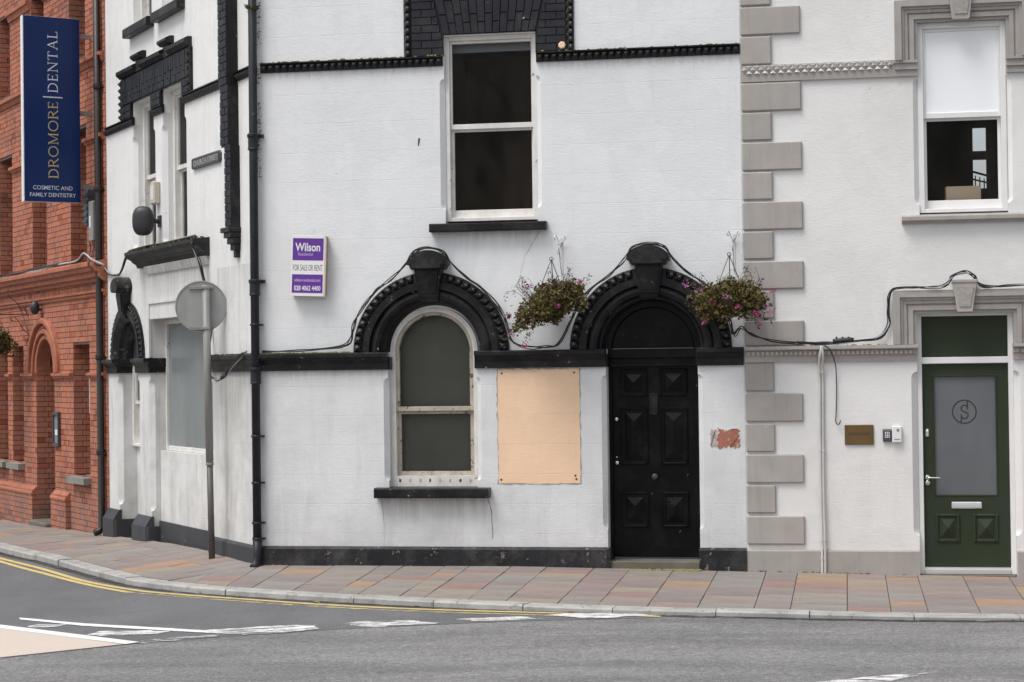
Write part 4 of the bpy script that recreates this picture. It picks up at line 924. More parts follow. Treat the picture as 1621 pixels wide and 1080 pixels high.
# diamond band and label mouldings
bm = bmesh.new(); box(bm, 5.212, 6.775, -0.02, 0.028, 5.035, 5.205); box(bm, 6.776, RW[0], -0.02, 0.035, 5.035, 5.10); box(bm, 6.776, RW[0], -0.02, 0.055, 5.1005, 5.165); box(bm, 6.76, RW[0] + 0.002, -0.02, 0.075, 5.1655, 5.19)
band = finish('diamond_band', bm, M['grey'], FF, R)
me = None; bm = bmesh.new(); w = 0.0405
c = [V(bm, 0, 0, w), V(bm, w, 0, 0), V(bm, 0, 0, -w), V(bm, -w, 0, 0)]; t = V(bm, 0, 0.03, 0)
for i in range(4): bm.faces.new([c[i], c[(i + 1) % 4], t])
bmesh.ops.recalc_face_normals(bm, faces=bm.faces); me = bpy.data.meshes.new('diamond_stud'); bm.to_mesh(me); bm.free(); me.materials.append(M['grey'])
bm = bmesh.new(); w2 = 0.0385
for sgn in (1, -1):
    a, b, d = V(bm, -w2, 0, sgn * 0.041), V(bm, w2, 0, sgn * 0.041), V(bm, 0, 0, sgn * 0.005); q = V(bm, 0, 0.026, sgn * 0.034)
    for f in ((a, b, q), (b, d, q), (d, a, q)): bm.faces.new(f)
bmesh.ops.recalc_face_normals(bm, faces=bm.faces); me2 = bpy.data.meshes.new('triangle_stud'); bm.to_mesh(me2); bm.free(); me2.materials.append(M['cream'])
for k in range(19):
    u_ = 5.255 + k * 0.0815
    inst('diamond_stud', me, sub(FF, u_, 0.0282, 5.155), band)
    if k < 18: inst('triangle_stud', me2, sub(FF, u_ + 0.0407, 0.0282, 5.155), band)
bm = bmesh.new(); box(bm, RW[1], 8.9, -0.02, 0.035, 5.035, 5.10); box(bm, RW[1], 8.9, -0.02, 0.055, 5.1005, 5.165); box(bm, RW[1] - 0.002, 8.9, -0.02, 0.075, 5.1655, 5.19); finish('diamond_band', bm, M['grey'], FF, R)
def hood(u0, u1, top, inner_top, v0, wu, wv):
    """stepped architrave round a head: three sides, each step a frame"""
    bm = bmesh.new(); st = [(0.0, 0.085), (0.17, 0.10), (0.30, 0.075), (0.42, 0.06), (0.58, 0.04), (0.66, 0.055), (0.86, 0.03)]
    for (f, n_), (f2, _) in zip(st, st[1:] + [(1.0, 0)]):
        a0, a1, b0, b1 = u0 + wu * f, u0 + wu * f2, u1 - wu * f, u1 - wu * f2; t0, t1 = top - wv * f, top - wv * f2
        prism_n(bm, [(a0, v0), (a1, v0), (a1, t1), (b1, t1), (b1, v0), (b0, v0), (b0, t0), (a0, t0)], -0.02, n_)
    return finish('hood_moulding', bm, M['grey'], FF, R)
h1 = hood(6.775, 8.10, 5.80, 5.575, 5.191, 0.225, 0.225); h2 = hood(6.715, 8.14, 2.85, 2.625, 2.306, 0.235, 0.235)
def key(h, cu, v0, v1, w0, w1):
    bm = bmesh.new()
    for i, (s_, n_) in enumerate(((1.0, 0.13), (0.80, 0.14))):
        c = (v0 + v1) / 2; hv = (v1 - v0) / 2 * (1.0 if i == 0 else 0.86)
        if i: break
        prism_n(bm, [(cu - w0, v0), (cu + w0, v0), (cu + w1, v1), (cu - w1, v1)], -0.03, n_)
    k = finish('keystone', bm, M['grey'], FF, h)
    bm = bmesh.new(); prism_n(bm, [(cu - w0 * 0.72, v0 + 0.05), (cu + w0 * 0.72, v0 + 0.05), (cu + w1 * 0.78, v1 - 0.04), (cu - w1 * 0.78, v1 - 0.04)], 0.1302, 0.139); finish('keystone_panel', bm, M['grey_rough'], FF, h)
key(h1, 7.43, 5.58, 5.92, 0.085, 0.125); key(h2, 7.425, 2.625, 2.915, 0.075, 0.115)
bm = bmesh.new(); box(bm, 7.30, 7.55, -0.02, 0.14, 2.9155, 2.95, 0.006); finish('keystone_cap', bm, M['grey'], FF, h2)
# dentil cornice at ground-floor head
for a, b in ((5.212, GD[0] + 0.01), (GD[1] - 0.01, 12.5)):
    bm = bmesh.new(); prism_u(bm, [(-0.02, 2.14), (0.03, 2.14), (0.032, 2.205), (0.05, 2.21), (0.05, 2.25), (0.085, 2.262), (0.10, 2.27), (0.10, 2.302), (-0.02, 2.3055)], a, b); dc = finish('dentil_cornice', bm, M['grey'], FF, R)
    bm = bmesh.new(); u_ = a + 0.03
    while u_ < min(b, 9.0) - 0.04: box(bm, u_, u_ + 0.026, 0.03, 0.072, 2.212, 2.248); u_ += 0.048
    o = finish('dentil_row', bm, M['grey'], FF, dc); o['kind'] = 'stuff'
# upstairs window
w = sash(R, FF, RW[0], RW[1], 3.64, 5.575, 0.03, 4.605, M['timber_clean'], fw=0.055, rail=0.06, bot=0.09)
bm = bmesh.new(); box(bm, RW[0] + 0.06, RW[1] - 0.06, -0.082, -0.078, 4.655, 5.53); finish('window_film', bm, M['blind'], FF, w)
bm = bmesh.new(); prism_u(bm, [(-0.12, 3.53), (0.04, 3.53), (0.05, 3.55), (0.09, 3.56), (0.09, 3.595), (0.08, 3.605), (-0.12, 3.64)], 6.82, 8.09); finish('window_sill', bm, M['grey'], FF, R)
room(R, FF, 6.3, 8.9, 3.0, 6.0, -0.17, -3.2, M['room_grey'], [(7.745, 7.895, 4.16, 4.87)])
bm = bmesh.new(); box(bm, 7.72, 7.92, -3.25, -3.19, 4.50, 4.60); tube(bm, [(7.70, -3.1, 4.36), (7.95, -3.0, 4.27)], 0.013, 6); tube(bm, [(7.70, -3.1, 4.27), (7.95, -3.0, 4.19)], 0.010, 6)
for k in range(4): tube(bm, [(7.76 + 0.05 * k, -3.06, 4.30 - 0.02 * k), (7.76 + 0.05 * k, -3.06, 4.1)], 0.007, 6)
finish('back_window_bars', bm, M['ink'], FF, R)
bm = bmesh.new(); box(bm, 7.275, 7.625, -0.50, -0.22, 3.60, 3.92, 0.004); box(bm, 7.27, 7.63, -0.36, -0.355, 3.91, 3.924)
tag(finish('cardboard_box', bm, M['card'], sub(FF, 0, 0, 0)), 'brown cardboard box standing behind the pane of the upper right window', 'box')
# green door
bm = bmesh.new(); frame_bm(bm, GD[0], GD[1], -0.035, 2.628, -0.20, -0.07, 0.05, 0.05, 0.04, 0.0, 0.004); box(bm, GD[0] + 0.05, GD[1] - 0.05, -0.20, -0.075, 2.105, 2.17, 0.004); finish('door_frame', bm, M['timber_clean'], FF, R)
bm = bmesh.new(); box(bm, GD[0] + 0.05, GD[1] - 0.05, -0.17, -0.12, 2.17, 2.588); finish('fanlight_panel', bm, M['green'], FF, R)
u0, u1 = GD[0] + 0.052, GD[1] - 0.052; gu0, gu1, gv0, gv1 = 7.105, 7.74, 0.755, 1.985
bm = bmesh.new(); box(bm, u0, gu0, -0.16, -0.11, 0.035, 2.10); box(bm, gu1, u1, -0.16, -0.11, 0.035, 2.10); box(bm, gu0 + 0.0, gu1, -0.16, -0.1101, gv1, 2.10); box(bm, gu0, gu1, -0.16, -0.1101, 0.035, gv0)
frame_bm(bm, gu0 - 0.002, gu1 + 0.002, gv0 - 0.002, gv1 + 0.002, -0.15, -0.104, 0.016, 0.016, 0.016, 0.016, 0.004)
gd = finish('door', bm, M['green'], FF, R)
bm = bmesh.new(); box(bm, gu0 + 0.002, gu1 - 0.002, -0.142, -0.132, gv0 + 0.002, gv1 - 0.002); finish('pane', bm, M['frost_door'], FF, gd)
lu, lv, lr = 7.418, 1.612, 0.124
bm = bmesh.new()                                                      # ring with an S whose ends run out to the ring
for k in range(40):
    a, b = 2 * PI * k / 40, 2 * PI * (k + 1) / 40
    quad(bm, *[(lu + r_ * math.cos(t), -0.1305, lv + r_ * math.sin(t)) for r_, t in ((lr, a), (lr, b), (lr - 0.013, b), (lr - 0.013, a))])
def stroke(pts, w_):
    for p, q in zip(pts, pts[1:]):
        d = Vector((q[0] - p[0], q[1] - p[1])); L_ = d.length; nx, ny = -d.y / L_ * w_ / 2, d.x / L_ * w_ / 2; ex, ey = d.x / L_ * w_ * 0.2, d.y / L_ * w_ * 0.2
        quad(bm, (lu + p[0] - ex + nx, -0.1305 + 0.0002 * rnd(), lv + p[1] - ey + ny), (lu + p[0] - ex - nx, -0.1305, lv + p[1] - ey - ny), (lu + q[0] + ex - nx, -0.1305, lv + q[1] + ey - ny), (lu + q[0] + ex + nx, -0.1305, lv + q[1] + ey + ny))
S = [(0.031 * math.cos(t), 0.034 + 0.033 * math.sin(t)) for t in [PI * (0.0 + 1.5 * k / 12) for k in range(13)]] + [(0.012, -0.009)] + [(0.003 + 0.034 * math.cos(t), -0.036 + 0.034 * math.sin(t)) for t in [PI * (0.35 - 1.35 * k / 12) for k in range(13)]]
stroke(S, 0.013); stroke([(0.031, 0.024), (0.031, 0.112)], 0.013); stroke([(-0.031, -0.030), (-0.031, -0.112)], 0.013)
finish('etched_emblem', bm, M['ink'], FF, gd, recalc=False)
bm = bmesh.new(); box(bm, 7.275, 7.575, -0.111, -0.098, 0.628, 0.696, 0.006); box(bm, 7.285, 7.565, -0.098, -0.094, 0.640, 0.676, 0.001); finish('letter_plate', bm, M['alu'], FF, gd)
for a, b in ((7.115, 7.355), (7.485, 7.735)):
    bm = bmesh.new(); frame_bm(bm, a, b, 0.288, 0.575, -0.111, -0.092, 0.03, 0.03, 0.03, 0.03, 0.008)
    i0, i1, j0, j1 = a + 0.045, b - 0.045, 0.333, 0.53; B = [V(bm, *q) for q in ((i0, -0.109, j0), (i1, -0.109, j0), (i1, -0.109, j1), (i0, -0.109, j1))]; T = V(bm, (i0 + i1) / 2, -0.07, (j0 + j1) / 2)
    for i in range(4): bm.faces.new([B[i], B[(i + 1) % 4], T])
    finish('door_panel', bm, M['green'], FF, gd)
bm = bmesh.new(); box(bm, 7.028, 7.062, -0.112, -0.096, 1.36, 1.44, 0.008); lathe_n(bm, 7.045, 1.415, [(0.011, -0.097), (0.011, -0.085), (0.005, -0.082)], 12); finish('night_latch', bm, M['alu'], FF, gd)
bm = bmesh.new(); lathe_n(bm, 7.042, 0.945, [(0.026, -0.111), (0.026, -0.102), (0.02, -0.099)], 18); lathe_n(bm, 7.042, 0.89, [(0.026, -0.111), (0.026, -0.102), (0.02, -0.099)], 18)
tube(bm, spline([(7.042, -0.11, 0.945), (7.042, -0.07, 0.945), (7.06, -0.058, 0.945), (7.17, -0.058, 0.943)], 5), 0.009, 10); finish('lever_handle', bm, M['steel'], FF, gd, True)
bm = bmesh.new(); box(bm, GD[0] + 0.052, GD[1] - 0.052, -0.2, -0.055, -0.03, 0.012); box(bm, GD[0] + 0.052, GD[1] - 0.052, -0.2, -0.085, 0.0125, 0.034); finish('threshold', bm, M['alu'], FF, R)
bm = bmesh.new(); box(bm, GD[0] + 0.012, GD[1] - 0.012, -0.25, 0.02, -0.3, -0.035, 0.006); finish('door_step', bm, M['step'], FF, R)
bm = bmesh.new(); box(bm, 5.206, 12.5, -7, -0.001, TOP + 0.4, TOP + 0.45); finish('roof_slab', bm, M['slate'], FF, R)
# plaque, keypad, bell, conduits
bm = bmesh.new(); box(bm, 6.215, 6.505, 0.003, 0.018, 1.288, 1.490, 0.003)
T = thing('name_plaque', 'bronze rectangular name plaque with dark lettering beside the green door', 'plaque', sub(FF, 6.36, 0, 1.39)); finish('plate', bm, M['bronze'], FF, T)
bm = bmesh.new(); text_into(bm, 'STEADLAND', 6.255, 6.468, 1.385, 1.410, 0.0186, offset=0.012); finish('lettering', bm, M['ink'], FF, T, recalc=False)
T = thing('door_keypad', 'dark grey keypad with pale buttons left of a white intercom', 'keypad', sub(FF, 6.64, 0, 1.38))
bm = bmesh.new(); box(bm, 6.597, 6.685, 0.003, 0.03, 1.318, 1.446, 0.004); finish('case', bm, M['slate'], FF, T)
bm = bmesh.new(); box(bm, 6.600, 6.682, 0.0302, 0.036, 1.430, 1.443); finish('hood', bm, M['galv'], FF, T)
for i in range(3):
    for j in range(4): bm = bmesh.new(); box(bm, 6.618 + i * 0.018, 6.630 + i * 0.018, 0.0302, 0.034, 1.358 + j * 0.0165, 1.369 + j * 0.0165); finish('button', bm, M['white_plastic'], FF, T)
T = thing('door_intercom', 'white intercom box with a grille mounted next to the keypad', 'intercom', sub(FF, 6.735, 0, 1.39))
bm = bmesh.new(); box(bm, 6.69, 6.787, 0.003, 0.045, 1.308, 1.476, 0.008); finish('case', bm, M['white_plastic'], FF, T)
bm = bmesh.new(); lathe_n(bm, 6.748, 1.435, [(0.015, 0.0452), (0.015, 0.047), (0.012, 0.0475)], 14); finish('grille', bm, M['galv'], FF, T)
bm = bmesh.new(); box(bm, 6.71, 6.77, 0.0452, 0.047, 1.338, 1.346); finish('name_slot', bm, M['galv'], FF, T)
for i, u_ in enumerate((5.968, 5.999)):
    T = thing('wall_conduit', ('left' if i == 0 else 'right') + ' of two thin white conduits running down to the pavement beside the quoins', 'conduit', sub(FF, u_, 0, -0.05), 'white conduits on the right house')
    bm = bmesh.new(); tube(bm, spline([(u_ + 0.03 * (1 - i) - 0.0 * i, 0.11, 2.30), (u_ + 0.01, 0.10, 2.20), (u_, 0.04, 2.09), (u_ + 0.004, 0.02, 1.9), (u_ - 0.004, 0.03, 1.0), (u_ + 0.003, 0.045, 0.2), (u_, 0.045, -0.06)], 5), 0.0125, 10); finish('conduit', bm, M['conduit'], FF, T, True)
    for v_ in (2.02, 1.22, 0.45, 0.30, 0.12):
        bm = bmesh.new(); lathe_v(bm, u_, 0.03 if v_ > 0.3 else 0.045, [(0.0165, v_), (0.0165, v_ + 0.022)], 10); finish('clip', bm, M['conduit'], FF, T)

# ------------------------------------------------------------------ red brick house down the side street
B = thing('brick_house', 'red brick house with arched doorway and moulded brick cornices', 'house', FB)
BU0, BT = -11.0, 8.9
GW = [(-1.65, -0.86, 0.665, 2.53), (-5.07, -4.40, 0.735, 2.55), (-5.99, -5.38, 0.735, 2.55)]
DW, DR, DV, DC = (-3.66, -2.66), 0.5, 2.20, -3.16
UW = [(-1.72, -0.93, 3.68, 5.58), (-3.80, -3.0, 3.68, 5.58), (-5.80, -5.0, 3.68, 5.58), (-7.9, -7.1, 3.68, 5.58)] + [(a, b, 6.60, 7.86) for a, b in ((-1.72, -0.93), (-3.80, -3.06), (-5.75, -5.08), (-7.9, -7.1))]
rects = GW + UW + [(DW[0], DW[1], -0.5, DV), (-6.9, -6.25, 0.735, 2.55)]
def in_arch(u, v): return v >= DV and (u - DC) ** 2 + (v - DV) ** 2 < 0.56 ** 2
bm = bmesh.new(); cells(bm, BU0, 0.0, -0.5, BT, rects + [(DC - 0.6, DC + 0.6, DV, DV + 0.6)]); spandrel(bm, DC, DR, DV, 0.6, DV + 0.6)
for h in rects:
    for e_ in (h[0], h[1]): quad(bm, (e_, 0, h[2]), (e_, -0.30, h[2]), (e_, -0.30, h[3]), (e_, 0, h[3]))
    if h[0] != DW[0]:
        quad(bm, (h[0], 0, h[3]), (h[1], 0, h[3]), (h[1], -0.30, h[3]), (h[0], -0.30, h[3])); quad(bm, (h[0], 0, h[2]), (h[1], 0, h[2]), (h[1], -0.30, h[2]), (h[0], -0.30, h[2]))
for k in range(20):
    a, b = PI * k / 20, PI * (k + 1) / 20
    quad(bm, *[(DC + DR * math.cos(t), n_, DV + DR * math.sin(t)) for t, n_ in ((a, 0), (b, 0), (b, -0.55), (a, -0.55))])
for e_ in DW: quad(bm, (e_, -0.3, -0.5), (e_, -0.55, -0.5), (e_, -0.55, DV), (e_, -0.3, DV))
bw = finish('mortar_wall', bm, M['mortar'], FB, B)
# bricks, laid course by course; too small to pick out singly at this distance
bm = bmesh.new(); tone = bm.faces.layers.float.new('tone')
def laid(pts, nrm_d, t):
    """front quad pts (u,n,v) with four short edges going back along -nrm"""
    A = [V(bm, *p) for p in pts]; Bk = [V(bm, p[0] - nrm_d[0], p[1] - nrm_d[1], p[2]) for p in pts]
    for f in [bm.faces.new(A)] + [bm.faces.new([A[i], Bk[i], Bk[(i + 1) % 4], A[(i + 1) % 4]]) for i in range(4)]: f[tone] = t
CH, BL, J = 0.0785, 0.226, 0.0045
def tone_at(): return min(1, max(0, random.gauss(0.5, 0.24)))
row = 0; v = -0.42
while v < 8.2:
    off = (0.0, BL / 2, 0.06)[row % 2] ; u = -11.1 - off
    vm = v + CH / 2
    spans = sorted([(h[0], h[1]) for h in rects if h[2] - 0.01 < vm < h[3] + 0.01] + ([(DC - math.sqrt(0.56 ** 2 - (vm - DV) ** 2), DC + math.sqrt(0.56 ** 2 - (vm - DV) ** 2))] if 0 <= vm - DV < 0.56 else []))
    while u < 0:
        l = BL if (row % 4 != 3) else BL / 2
        parts = [(max(u, -11.0), min(u + l, 0.0))]
        for a, b in spans:
            nx = []
            for p, q in parts:
                if q <= a or p >= b: nx.append((p, q))
                else:
                    if p < a: nx.append((p, a))
                    if q > b: nx.append((b, q))
            parts = nx
        for p, q in parts:
            if q - p < 0.02: continue
            n_ = 0.009 + ru(-0.0025, 0.0025); laid([(p + J, n_, v + J), (q - J, n_, v + J), (q - J, n_, v + CH - J), (p + J, n_, v + CH - J)], (0, 0.009), tone_at())
        u += l
    for a, b in spans:                                                # brickwork of the reveals
        dep = 0.30 if not (DW[0] - 0.1 < a < DW[1]) else 0.54
        cuts = [0.0, -0.115, -0.23, -0.30] if row % 2 else [0.0, -0.17, -0.30]
        if dep > 0.5: cuts = cuts + [-0.42, -0.54]
        for c0, c1 in zip(cuts, cuts[1:]):
            t = tone_at() * 0.85
            laid([(a + 0.009, c0 - J, v + J), (a + 0.009, c1 + J, v + J), (a + 0.009, c1 + J, v + CH - J), (a + 0.009, c0 - J, v + CH - J)], (0.009, 0), t)
            laid([(b - 0.009, c0 - J, v + J), (b - 0.009, c1 + J, v + J), (b - 0.009, c1 + J, v + CH - J), (b - 0.009, c0 - J, v + CH - J)], (-0.009, 0), t)
    v += CH; row += 1
# projecting plinth courses
for a, b in ((-11.0, DW[0] - 0.02), (DW[1] + 0.02, -1.86)):
    v = -0.42; row = 0
    while v < 0.30:
        u = a - (BL / 2 if row % 2 else 0)
        while u < b:
            p, q = max(u, a), min(u + BL, b)
            if q - p > 0.02: laid([(p + J, 0.085, v + J), (q - J, 0.085, v + J), (q - J, 0.085, v + CH - J), (p + J, 0.085, v + CH - J)], (0, 0.009), tone_at())
            u += BL
        laid([(b + 0.003, 0.083, v + J), (b + 0.003, 0.0, v + J), (b + 0.003, 0.0, v + CH - J), (b + 0.003, 0.083, v + CH - J)], (0.009, 0), tone_at())
        v += CH; row += 1
o = finish('brickwork', bm, M['brick'], FB, B); o['kind'] = 'stuff'
for a, b in ((-11.0, DW[0] - 0.02), (DW[1] + 0.02, -1.86)):
    bm = bmesh.new(); box(bm, a + 0.002, b - 0.006, -0.01, 0.077, -0.5, 0.2845); finish('plinth_core', bm, M['mortar'], FB, B)
    bm = bmesh.new(); prism_u(bm, [(0.0, 0.285), (0.10, 0.285), (0.10, 0.315), (0.03, 0.40), (0.0, 0.41)], a, b + 0.012); finish('plinth_moulding', bm, M['terracotta'], FB, B)
# cornices and strings
def bcourse(name, prof, u0, u1): 
    bm = bmesh.new(); prism_u(bm, prof, u0, u1); return finish(name, bm, M['terracotta'], FB, B)
bc = bcourse('cornice', [(-0.02, 3.38), (0.05, 3.38), (0.06, 3.42), (0.12, 3.44), (0.12, 3.50), (0.17, 3.515), (0.19, 3.56), (0.22, 3.58), (0.22, 3.63), (0.20, 3.645), (-0.02, 3.68)], BU0, -0.20)
bcourse('cornice', [(-0.02, 3.38), (0.05, 3.38), (0.12, 3.44), (0.12, 3.50), (0.17, 3.515), (0.22, 3.58), (0.22, 3.63), (-0.02, 3.68)], -0.075, -0.012)
bcourse('string_moulding', [(-0.02, 3.17), (0.03, 3.175), (0.045, 3.20), (0.03, 3.22), (0.06, 3.235), (0.06, 3.265), (-0.02, 3.28)], BU0, -0.04)
for a, b in ((BU0, -6.92), (-6.23, -6.01), (-5.36, -5.09), (-4.38, DC - 0.52), (DC + 0.52, -1.67), (-0.84, -0.05)): bcourse('impost', [(-0.02, 2.045), (0.035, 2.05), (0.05, 2.085), (0.07, 2.09), (0.07, 2.125), (-0.02, 2.14)], a, b)
for a, b in ((BU0, -7.92), (-7.08, -5.82), (-4.98, -3.82), (-2.98, -1.74), (-0.91, -0.05)): bcourse('impost', [(-0.02, 5.30), (0.03, 5.305), (0.05, 5.34), (0.08, 5.35), (0.08, 5.395), (-0.02, 5.41)], a, b)
bcourse('string_moulding', [(-0.02, 6.38), (0.03, 6.38), (0.05, 6.42), (0.05, 6.445), (0.09, 6.46), (0.09, 6.50), (-0.02, 6.52)], BU0, -0.04)
for a, b in ((BU0, -7.92), (-7.08, -5.77), (-5.06, -3.82), (-3.04, -1.74), (-0.91, -0.05)): bcourse('impost', [(-0.02, 7.72), (0.04, 7.72), (0.06, 7.80), (0.09, 7.81), (0.09, 7.86), (-0.02, 7.88)], a, b)
# arched doorway orders
for r0, r1, n0, n1 in ((0.50, 0.58, -0.20, 0.02), (0.585, 0.66, -0.02, 0.055), (0.665, 0.73, -0.02, 0.03), (0.735, 0.82, -0.02, 0.085)):
    bm = bmesh.new(); arch_sweep(bm, DC, DV - 0.06, [(r0, n0), (r0, n1 - 0.012), (r0 + 0.012, n1), (r1 - 0.02, n1), (r1, n1 - 0.03), (r1, n0)], seg=32); finish('arch_order', bm, M['terracotta'], FB, B)
bm = bmesh.new(); box(bm, DW[0], DW[1], -0.62, -0.555, -0.3, 2.75); bd = finish('door', bm, M['pipe_brown'], FB, B)
bm = bmesh.new(); tube(bm, [(-3.15, -0.5, -0.3), (-3.15, -0.5, 2.6)], 0.035, 8); finish('door_post', bm, M['terracotta'], FB, bd)
bm = bmesh.new(); box(bm, DW[0] + 0.02, DW[1] - 0.02, -0.55, 0.16, -0.4, -0.085, 0.02); finish('door_step', bm, M['step'], FB, B)
for h in GW + [(-6.9, -6.25, 0.735, 2.55)]:
    bm = bmesh.new(); prism_u(bm, [(-0.25, h[2] - 0.085), (0.12, h[2] - 0.10), (0.12, h[2] - 0.012), (-0.25, h[2] + 0.006)], h[0] - 0.04, h[1] + 0.04); finish('window_sill', bm, M['sill_stone'], FB, B)
for h in GW + UW[:4] + UW[4:] + [(-6.9, -6.25, 0.735, 2.55)]:
    bm = bmesh.new(); frame_bm(bm, h[0], h[1], h[2], h[3], -0.36, -0.30, 0.06, 0.06, 0.06, 0.06); box(bm, h[0] + 0.06, h[1] - 0.06, -0.36, -0.31, (h[2] + h[3]) / 2, (h[2] + h[3]) / 2 + 0.05); bwn = finish('window', bm, M['timber_old'], FB, B)
    bm = bmesh.new(); box(bm, h[0] + 0.05, h[1] - 0.05, -0.40, -0.35, h[2] + 0.05, h[3] - 0.05); finish('pane', bm, M['slate'], FB, bwn)
bm = bmesh.new(); box(bm, -0.875, -0.862, -0.03, 0.012, 1.56, 2.05); finish('white_trunking', bm, M['white_plastic'], FB, B)

# downpipe of the brick house
T = thing('drainpipe', 'dark brown drainpipe at the edge of the brick house', 'drainpipe', sub(FB, -0.22, 0.1, zb(0)))
bm = bmesh.new(); tube(bm, [(-0.17, 0.075, 8.9), (-0.15, 0.075, 4.0), (-0.13, 0.075, 0.02), (-0.13, 0.11, -0.03), (-0.13, 0.18, -0.045)], 0.048, 14); finish('pipe', bm, M['pipe_brown'], FB, T, True)
for v_ in (1.0, 2.3, 4.6, 6.0, 7.4):
    bm = bmesh.new(); lathe_v(bm, -0.145, 0.075, [(0.055, v_), (0.06, v_ + 0.02), (0.06, v_ + 0.06), (0.055, v_ + 0.08)], 14); box(bm, -0.22, -0.07, 0.0, 0.05, v_ + 0.02, v_ + 0.05); finish('bracket', bm, M['pipe_brown'], FB, T)
# junction boxes, cables, lamp, notice case
T = thing('junction_box', 'grey junction box with a white label beside the brown drainpipe', 'junction box', sub(FB, -0.55, 0.05, 4.1))
bm = bmesh.new(); box(bm, -0.44, -0.25, 0.012, 0.13, 3.93, 4.48, 0.012); finish('case', bm, M['galv'], FB, T)
bm = bmesh.new(); box(bm, -0.40, -0.33, 0.1301, 0.133, 4.12, 4.28); finish('label', bm, M['white_plastic'], FB, T)
T = thing('splice_box', 'black cable splice box above the grey junction box on brick', 'junction box', sub(FB, -0.8, 0.05, 4.5))
bm = bmesh.new(); box(bm, -0.64, -0.46, 0.012, 0.14, 4.15, 4.66, 0.012)
for k in range(5): box(bm, -0.655, -0.45, 0.0, 0.155, 4.2 + k * 0.09, 4.235 + k * 0.09)
finish('case', bm, M['slate'], FB, T)
T = thing('notice_case', 'small glazed notice case on the brick pier beside the arched doorway', 'notice case', sub(FB, -2.48, 0, 1.3))
bm = bmesh.new(); frame_bm(bm, -2.63, -2.33, 1.05, 1.56, 0.012, 0.055, 0.03, 0.03, 0.05, 0.05, 0.004); finish('frame', bm, M['slate'], FB, T)
bm = bmesh.new(); box(bm, -2.60, -2.36, 0.014, 0.03, 1.10, 1.51); finish('sheet', bm, M['blind_grey'], FB, T)
bm = bmesh.new(); box(bm, -2.57, -2.40, 0.0301, 0.032, 1.22, 1.30); finish('white_card', bm, M['white_plastic'], FB, T)
bm = bmesh.new(); box(bm, -0.55, -0.37, 0.012, 0.018, 1.845, 1.985); tag(finish('yellow_notice', bm, M['lichen'], FB), 'small faded yellow notice on brick next to the brown drainpipe', 'notice')
T = thing('wall_lamp', 'small black globe lamp over the arched brick doorway', 'lamp', sub(FB, -3.3, 0.1, 3.12))
bm = bmesh.new(); tube(bm, [(-3.30, 0.0, 3.10), (-3.30, 0.10, 3.08)], 0.02, 8); finish('arm', bm, M['slate'], FB, T)
bm = bmesh.new(); lathe_v(bm, -3.30, 0.12, [(0.02, 3.02), (0.05, 3.04), (0.072, 3.10), (0.07, 3.16), (0.04, 3.21), (0.01, 3.22)], 14); finish('globe', bm, M['ink'], FB, T, True)

# projecting blue sign
SU = -0.66
T = thing('projecting_sign', 'tall navy blue vertical sign projecting from the brick house on steel arms', 'sign', sub(FB, SU, 0.5, 4.46))
SF = FB @ Matrix.Translation((SU, 0, 0)) @ Matrix.Rotation(PI / 2, 4, 'Z')      # sign frame: u = -n, n = +u
sn0, sn1, sv0, sv1, th = -0.965, -0.185, 4.475, 7.02, 0.055
bm = bmesh.new(); box(bm, sn0, sn1, -th, th, sv0, sv1, 0.003); box(bm, sn0 - 0.008, sn0 - 0.0001, -th, th, sv0, sv1); finish('tray', bm, M['white_plastic'], SF, T)
bm = bmesh.new(); box(bm, sn0 + 0.003, sn1 - 0.001, th + 0.0004, th + 0.003, sv0 + 0.002, sv1 - 0.002); finish('face', bm, M['blue'], SF, T)
for v_ in (4.70, 5.72, 6.79):
    bm = bmesh.new(); box(bm, sn1 - 0.02, -0.0, -0.03, 0.03, v_ - 0.03, v_ + 0.03); finish('arm', bm, M['galv'], SF, T)
ft = th + 0.0042
